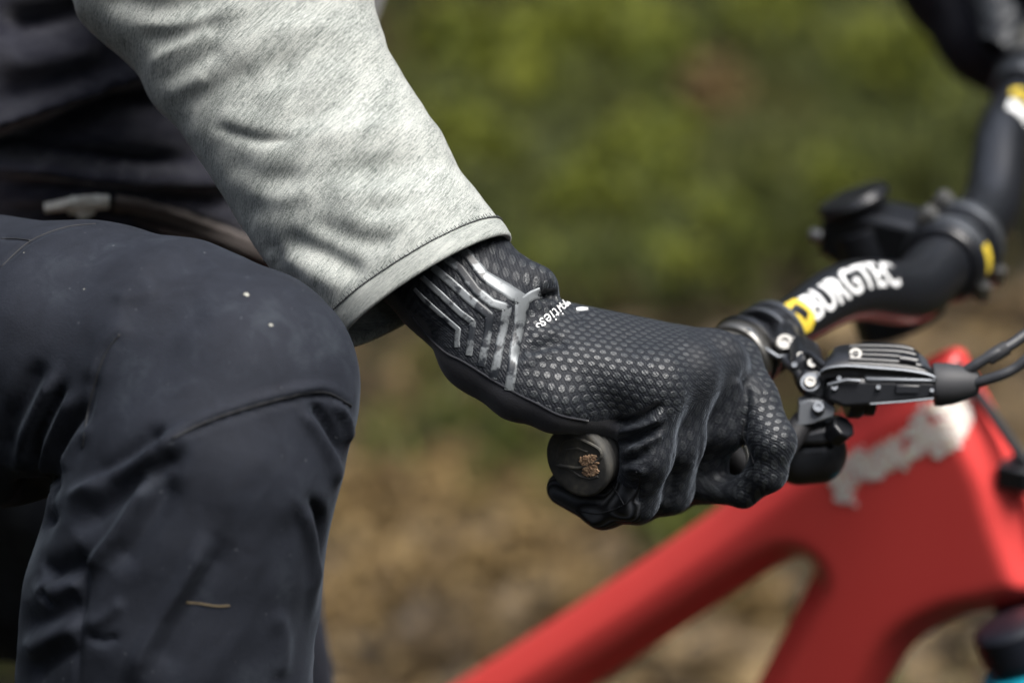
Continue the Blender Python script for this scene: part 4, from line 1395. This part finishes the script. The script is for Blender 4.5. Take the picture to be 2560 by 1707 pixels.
nr = len(rings)
Vs = rings.reshape(-1, 3)
I, J = np.meshgrid(np.arange(nr - 1), np.arange(NS), indexing='ij')
a0 = (I * NS + J).ravel(); a1 = (I * NS + (J + 1) % NS).ravel()
Fs = np.stack([a0, a0 + NS, a1 + NS, a1], -1)
chk = vnormals(Vs, Fs)
if (chk * (Vs - np.repeat(rings.mean(1), NS, 0))).sum() < 0:
    Fs = Fs[:, ::-1]
sleeve_strokes = [
    # soft long folds, upper arm
    ([(250, -20), (330, 15), (430, 25), (560, -10)], 30, -3.2), ([(300, 50), (400, 60), (520, 40), (640, 0)], 28, 2.0),
    ([(340, 85), (410, 98), (480, 85), (560, 50)], 20, -1.9), ([(372, 178), (395, 145), (450, 112), (540, 75)], 15, 1.8),
    ([(380, 205), (420, 195), (480, 160), (560, 120)], 18, -1.7), ([(440, 262), (490, 245), (560, 205), (650, 170)], 22, -1.7),
    ([(420, 250), (460, 225), (520, 190)], 18, 1.2),
    ([(540, 318), (600, 338), (660, 352), (740, 350)], 13, -1.9), ([(540, 285), (620, 305), (710, 318)], 24, 1.2),
    ([(560, 150), (660, 90), (800, 60)], 34, 1.3), ([(640, 200), (760, 140), (880, 100)], 34, -1.3), ([(640, 260), (750, 205), (900, 170)], 34, 1.1),
    ([(740, 300), (850, 255), (960, 235)], 32, -1.2), ([(700, 120), (740, 220), (760, 330)], 26, -0.9),
    ([(560, 410), (660, 440), (760, 445)], 28, -1.5), ([(600, 475), (690, 495), (800, 485)], 28, 1.4),
    # bands above the cuff
    ([(690, 590), (780, 625), (850, 660), (915, 690)], 24, -3.6), ([(700, 640), (790, 690), (860, 715)], 30, 2.4),
    ([(780, 560), (860, 588), (930, 605), (985, 600)], 24, -2.6), ([(850, 540), (950, 560), (1040, 545)], 28, 1.8),
    ([(900, 520), (980, 520), (1060, 500)], 22, -1.7), ([(860, 420), (960, 430), (1060, 410)], 36, -1.8), ([(820, 480), (920, 490), (1010, 470)], 30, 1.5),
    ([(930, 640), (1000, 612), (1060, 590)], 18, 1.2), ([(660, 600), (700, 660), (760, 720)], 24, -2.5),
    ([(800, 350), (900, 350), (1000, 330)], 34, 1.4),
    ([(610, 575), (640, 620), (690, 660)], 14, 1.8),
]
sleeve_strokes = [(st[0], st[1] * 1.2, st[2] * .9) for st in sleeve_strokes]
Vs = sculpt(Vs, Fs, sleeve_strokes)
Ns = vnormals(Vs, Fs)
# diagonal drag folds in the loose knit
ax_s = nrm(q(1060, 725, 1402) - q(500, -150, 1445)); sd_ = nrm(np.cross(ax_s, [0, 0, 1.0]))
fold_xy = np.stack([Vs @ ax_s * 1.0 + Vs @ sd_ * .35, (Vs @ sd_) * .33, Vs[:, 2] * .5], -1)
fade = np.clip((nr - 1 - np.repeat(np.arange(nr), NS)) / 40.0, 0.15, 1)
Vs = Vs + Ns * ((1.7 * vnoise(fold_xy, 17, 41) + 0.55 * vnoise(fold_xy, 7.5, 42)) * fade)[:, None]
ucirc = np.repeat(sl_len[:, None] / 5.6 / 1000.0, NS, 1).ravel()
vs_ = np.tile(np.arange(NS) / NS * .30, nr)
# uv per corner, mending the wrap
uvv = np.stack([vs_, ucirc], -1)[Fs]
wrapm = (uvv[..., 0].max(1) - uvv[..., 0].min(1)) > .15
uvv[wrapm, :, 0] = np.where(uvv[wrapm, :, 0] < .15, uvv[wrapm, :, 0] + .30, uvv[wrapm, :, 0])
# inner skin so that the opening has thickness
Vin = Vs - vnormals(Vs, Fs) * 1.1
nV = len(Vs)
Fin = Fs[:, ::-1] + nV
edge = np.stack([(nr - 1) * NS + np.arange(NS), (nr - 1) * NS + (np.arange(NS) + 1) % NS, nV + (nr - 1) * NS + (np.arange(NS) + 1) % NS, nV + (nr - 1) * NS + np.arange(NS)], -1)
Fall = np.concatenate([Fs, Fin, edge])
uvall = np.concatenate([uvv, uvv[:, ::-1], np.zeros((NS, 4, 2))])
shirt_front = None
sleeve = mesh_obj('sleeve', np.concatenate([Vs, Vin]), Fall, M['sleeve'], person, uv=uvall, label='heather grey jersey sleeve with a stitched hem')
# folded hem, proud of the sleeve
Vr = Vs.reshape(nr, NS, 3); Nr = vnormals(Vs, Fs).reshape(nr, NS, 3)
dist_end = sl_len[-1] - sl_len
hem_rows = [i for i in range(nr) if dist_end[i] < 47]
prof = []
for i in hem_rows:
    f = 1 - dist_end[i] / 47.0
    lift = 0.9 + .25 * math.sin(f * math.pi)
    prof.append(Vr[i] + Nr[i] * lift)
tip = (Vr[-1] - Vr[-4]); tip /= np.linalg.norm(tip, axis=1, keepdims=True)
first = Vr[hem_rows[0]] - Nr[hem_rows[0]] * .2
rows = [first] + prof + [Vr[-1] + tip * 1.0 + Nr[-1] * .5, Vr[-1] + tip * 1.2 - Nr[-1] * .6, Vr[-1] + tip * .6 - Nr[-1] * 1.8, Vr[-6] - Nr[-6] * 2.2]
rows = np.array(rows); hr = len(rows)
Vh = rows.reshape(-1, 3)
I, J = np.meshgrid(np.arange(hr - 1), np.arange(NS), indexing='ij')
a0 = (I * NS + J).ravel(); a1 = (I * NS + (J + 1) % NS).ravel()
Fh = np.stack([a0, a0 + NS, a1 + NS, a1], -1)
if not np.allclose(Fs[0], [0, NS, NS + 1, 1]):
    Fh = Fh[:, ::-1]
uh = np.stack([np.tile(np.arange(NS) / NS * .30, hr), np.repeat(np.arange(hr) * .0013, NS)], -1)[Fh]
wrapm = (uh[..., 0].max(1) - uh[..., 0].min(1)) > .15
uh[wrapm, :, 0] = np.where(uh[wrapm, :, 0] < .15, uh[wrapm, :, 0] + .30, uh[wrapm, :, 0])
hem = mesh_obj('hem', Vh, Fh, M['sleeve'], sleeve, uv=uh)
# cover-stitch: a dark zigzag line of short threads where the hem starts
base_row = rows[1]; prev = Vr[max(hem_rows[0] - 2, 0)] + Nr[hem_rows[0]] * .4
m = MB()
V3, F3s = [], []
for k in range(NS):
    a = base_row[k] + Nr[hem_rows[0], k] * .25; b = base_row[(k + 1) % NS] + Nr[hem_rows[0], (k + 1) % NS] * .25
    jit = random.uniform(.25, .9)
    up_ = -tip[k]
    pts = np.array([a, a + (b - a) * .55 + up_ * jit * .6 + Nr[hem_rows[0], k] * .2, b])
    v, f = tube(pts, .26, 5); m.add(v, f)
    if k % 2 == 0:
        c = a + (b - a) * .5
        v, f = tube(np.array([c - up_ * .2, c + up_ * random.uniform(1.2, 2.6) + Nr[hem_rows[0], k] * -.15]), .15, 4); m.add(v, f)
stt = m.build('stitching', M['thread'], sleeve, sharp=0)
stt['kind'] = 'stuff'

# ---------------------------------------------------------------- trousers
def leg_near(P):
    sqz = (np.array([0, 0, 1.0]), 0.92)
    d = chain_d(P, [(q(-420, 960, 1496), 88), (q(-60, 905, 1431), 66), (q(210, 884, 1401), 58.5), (q(430, 905, 1376), 53), (q(590, 955, 1361), 50.5)], 8, sqz)
    d2_ = chain_d(P, [(q(585, 1000, 1361), 51), (q(520, 1160, 1354), 56), (q(468, 1330, 1361), 59.5), (q(428, 1520, 1371), 62.5), (q(412, 1707, 1381), 64), (q(400, 2100, 1406), 66), (q(390, 2700, 1456), 70)], 6, sqz)
    return smin(d, d2_, 16)
Pg, lo, h = grid([-330, -320, 1276], [-60, 70, 1530], 1.9)
Fd_ = leg_near(Pg)
Vt, Ft = surface_nets(Fd_, lo, h)
Vt = relax(Vt, Ft, 3)
leg_strokes = [
    # knee panel seam: upper cloth stands proud
    ([(880, 1006), (808, 968), (705, 985), (580, 1020), (497, 1052), (415, 1100), (330, 1150), (240, 1205), (180, 1250)], 26, 1.8, 0.55),
    ([(880, 1022), (808, 988), (705, 1004), (580, 1040), (497, 1072), (430, 1108)], 9, -1.8),
    # dart seam
    ([(300, 833), (262, 885), (235, 965), (216, 1050), (205, 1130)], 9, -1.6), ([(330, 815), (280, 840), (250, 900), (225, 960)], 20, 1.6),
    # folds behind the knee, left
    ([(105, 900), (60, 990), (20, 1080), (10, 1170)], 20, -4.0), ([(140, 930), (95, 1010), (60, 1090), (40, 1180)], 16, 3.4),
    ([(160, 960), (120, 1040), (90, 1110), (85, 1190)], 14, -4.0), ([(190, 980), (150, 1050), (120, 1120), (110, 1200)], 14, 3.0),
    ([(215, 1000), (180, 1065), (150, 1130), (130, 1230)], 13, -3.6), ([(225, 1060), (190, 1120), (160, 1180)], 14, 2.6),
    ([(60, 1200), (70, 1260), (100, 1330)], 22, -6), ([(130, 1180), (105, 1250), (110, 1320)], 18, -7),
    # big diagonal folds over the shin
    ([(420, 1070), (360, 1110), (300, 1165), (240, 1220)], 20, -4.0),
    ([(470, 1075), (400, 1120), (330, 1165), (250, 1210), (170, 1245)], 26, 4.0),
    ([(470, 1110), (420, 1150), (340, 1200), (250, 1275), (180, 1330)], 24, -4.5),
    ([(375, 1180), (345, 1240), (300, 1320), (240, 1395), (200, 1440)], 20, 4.2),
    ([(430, 1180), (400, 1260), (340, 1350), (280, 1430)], 28, -4.0),
    ([(520, 1330), (480, 1420), (420, 1520), (360, 1620), (320, 1710)], 28, 3.6),
    ([(570, 1340), (520, 1440), (450, 1560), (380, 1700)], 30, -3.4),
    ([(110, 1440), (170, 1420), (220, 1400)], 26, -5.0), ([(90, 1500), (160, 1470), (215, 1455)], 24, 3.0),
    ([(105, 1480), (120, 1492), (112, 1505)], 14, -4), ([(60, 1560), (130, 1540), (210, 1500)], 22, -3.2), ([(70, 1640), (140, 1590), (205, 1560)], 24, 2.6),
    ([(80, 1690), (150, 1640), (200, 1620)], 18, -2.4), ([(220, 1380), (210, 1480), (200, 1600), (195, 1707)], 8, -1.6),
    ([(215, 1590), (260, 1600), (300, 1590)], 10, -1.8), ([(215, 1560), (260, 1545), (310, 1500)], 14, 1.6),
    # right hand edge of the knee and shin
    ([(745, 1020), (790, 1080), (825, 1150), (838, 1220)], 14, 2.6), ([(785, 1010), (825, 1070), (848, 1140)], 11, -3.4), ([(830, 1000), (862, 1050), (868, 1110)], 9, 2.6),
    ([(740, 1240), (770, 1330), (785, 1430), (780, 1560)], 14, 2.4), ([(775, 1240), (800, 1300), (800, 1400)], 12, -3.5),
    ([(690, 1520), (710, 1600), (700, 1700)], 18, 1.6),
    # soft dents on the thigh
    ([(280, 745), (340, 738), (400, 720)], 14, 1.0), ([(360, 700), (440, 680), (520, 640)], 34, -1.0), ([(300, 770), (420, 780), (520, 760)], 40, -1.0),
    ([(0, 668), (75, 603), (166, 568), (249, 558)], 7, -1.2), ([(0, 597), (75, 600)], 6, -1.0),
]
leg_strokes = [(st[0], st[1] * (1.25 if len(st) < 4 and st[1] > 17 else 1), st[2] * 1.3) + (tuple(st[3:]) if len(st) > 3 else ((.45,) if st[1] > 17 and st[2] > 2 else ())) for st in leg_strokes]
Vt = sculpt(Vt, Ft, leg_strokes, 0.0)
xx, yy = proj(Vt)
al = (xx * -.55 + yy * .83) / 5.8; ac = (xx * .83 + yy * .55) / 5.8
wr_ = np.stack([ac, al * .22, Vt[:, 2] * .3], -1)
shin = np.clip((yy - 1050) / 120, 0, 1)
wav = vnoise(wr_, 13, 53); wav = 1 - 2 * np.abs(wav)                 # sharp-crested drag lines
Vt = Vt + vnormals(Vt, Ft) * (0.7 * vnoise(Vt, 28, 51) + 0.35 * vnoise(Vt, 12, 52) + shin * .9 * wav + shin * .4 * vnoise(wr_, 6, 54))[:, None]
trousers = mesh_obj('trousers', Vt, Ft, M['trouser'], person, label='dusty navy trousers over the bent near knee')
bvh_leg = BVHTree.FromPolygons([Vector(v) for v in Vt], [tuple(int(i) for i in f) for f in Ft])
seam_tube(bvh_leg, [(878, 1014), (808, 979), (705, 996), (580, 1031), (497, 1062), (430, 1096)], .5, 'knee_seam', M['black_thread'], trousers)
seam_tube(bvh_leg, [(300, 835), (262, 887), (235, 965), (216, 1050), (207, 1120)], .5, 'dart_seam', M['black_thread'], trousers)
seam_tube(bvh_leg, [(2, 668), (75, 603), (166, 568), (240, 560)], .4, 'thigh_seam', M['black_thread'], trousers)
seam_tube(bvh_leg, [(2, 597), (40, 597), (75, 601)], .4, 'thigh_seam', M['black_thread'], trousers)
# stuck grit and a straw
for (x, y, r) in ((616, 737, 1.15), (677, 813, .95), (60, 632, .35), (210, 723, .35)):
    hpt, nn = ray_px(bvh_leg, x, y)
    n_ = nrm(nn); a, b = frame_for(n_)
    V = [hpt + n_ * r * .8] + [hpt + r * random.uniform(.8, 1.15) * (math.cos(k) * a + math.sin(k) * b) + n_ * r * random.uniform(.1, .3) for k in np.linspace(0, 6.28, 8)[:-1]]
    F = [(0, 1 + k, 1 + (k + 1) % 7) for k in range(7)]
    mesh_obj('grit_speck', np.array(V), F, M['grit'], trousers)
P = surf_path(bvh_leg, [(465, 1505), (500, 1508), (540, 1514), (575, 1513)], .15)
MB().add(*tube(P, [.12] + [.33] * (len(P) - 2) + [.1], 6)).build('dry_straw', plain('dry_straw', (.13, .10, .055), .9), trousers)
# the other leg, behind
def leg_far(P):
    d = chain_d(P, [(q(-300, 1000, 1800), 95), (q(100, 1080, 1720), 82), (q(330, 1180, 1680), 78)], 8)
    d2_ = chain_d(P, [(q(330, 1180, 1680), 76), (q(440, 1420, 1670), 76), (q(480, 1707, 1670), 74), (q(490, 2300, 1680), 72)], 8)
    d3_ = chain_d(P, [(q(-250, 1250, 1780), 80), (q(-20, 1330, 1740), 70), (q(150, 1400, 1700), 62)], 8)
    return smin(smin(d, d2_, 20), d3_, 20)
Pg, lo, h = grid([-420, -370, 1570], [-60, 60, 1920], 4.0)
V, F = surface_nets(leg_far(Pg), lo, h); V = relax(V, F, 3)
V = V + vnormals(V, F) * (3 * vnoise(V, 45, 61))[:, None]
mesh_obj('trousers', V, F, M['trouser'], person, label='blurred navy trouser leg behind the near knee')

# ---------------------------------------------------------------- shirt front
def torso(P):
    d = chain_d(P, [(q(-500, 700, 1760), 130), (q(-160, 420, 1730), 150), (q(120, 100, 1720), 155), (q(260, -300, 1730), 160), (q(330, -800, 1760), 150)], 30, (np.array([0, 0, 1.0]), 1.0))
    d = smin(d, chain_d(P, [(q(-300, 560, 1660), 62), (q(150, 480, 1655), 58), (q(420, 520, 1650), 46), (q(560, 560, 1650), 34)], 20), 40)
    return d
Pg, lo, h = grid([-420, -40, 1520], [-60, 330, 1900], 3.5)
V, F = surface_nets(torso(Pg), lo, h); V = relax(V, F, 3)
shirt_strokes = [
    ([(-80, 345), (60, 285), (180, 245), (320, 195), (420, 150)], 26, 9.0, 0.35), ([(-80, 400), (100, 340), (300, 260), (460, 260)], 40, -10.0),
    ([(-80, 395), (150, 420), (330, 442), (520, 450), (640, 420)], 30, 9.0, -0.3), ([(-60, 370), (150, 385), (330, 400), (480, 402)], 22, -7.0),
    ([(0, 60), (150, 40), (260, 0)], 40, -8.0), ([(0, 160), (120, 150), (260, 120)], 40, 4.0),
    ([(380, 440), (470, 420), (560, 390)], 18, 3.0),
    ([(0, 500), (200, 485), (400, 500), (600, 560)], 22, 4.0),
]
V = sculpt(V, F, [(st[0], st[1] * .9, st[2] * 1.8) + tuple(st[3:]) for st in shirt_strokes], -0.2)
shirt = mesh_obj('shirt', V, F, M['shirt'], person, label='dark charcoal shirt front with soft folds')
bvh_sh = BVHTree.FromPolygons([Vector(v) for v in V], [tuple(int(i) for i in f) for f in F])

strip([(285, 503), (360, 518), (450, 545), (560, 588), (680, 640)], [36, 40, 42, 44, 46], 3.0, 'hem_band', shirt, M['hemlining'], bvh_sh)
strip([(330, 545), (450, 590), (560, 625), (680, 680)], [10, 26, 44, 60], 2.0, 'inner_hem', shirt, plain('dark_brown_lining', (0.03, 0.022, 0.02), .9), bvh_sh)
strip([(110, 512), (180, 503), (272, 496)], [8, 20, 20], 4, 'white_tag', shirt, M['whitetag'], bvh_sh)
strip([(170, 512), (205, 522), (235, 520)], [12, 44, 14], 4.5, 'white_tag', shirt, M['whitetag'], bvh_sh)
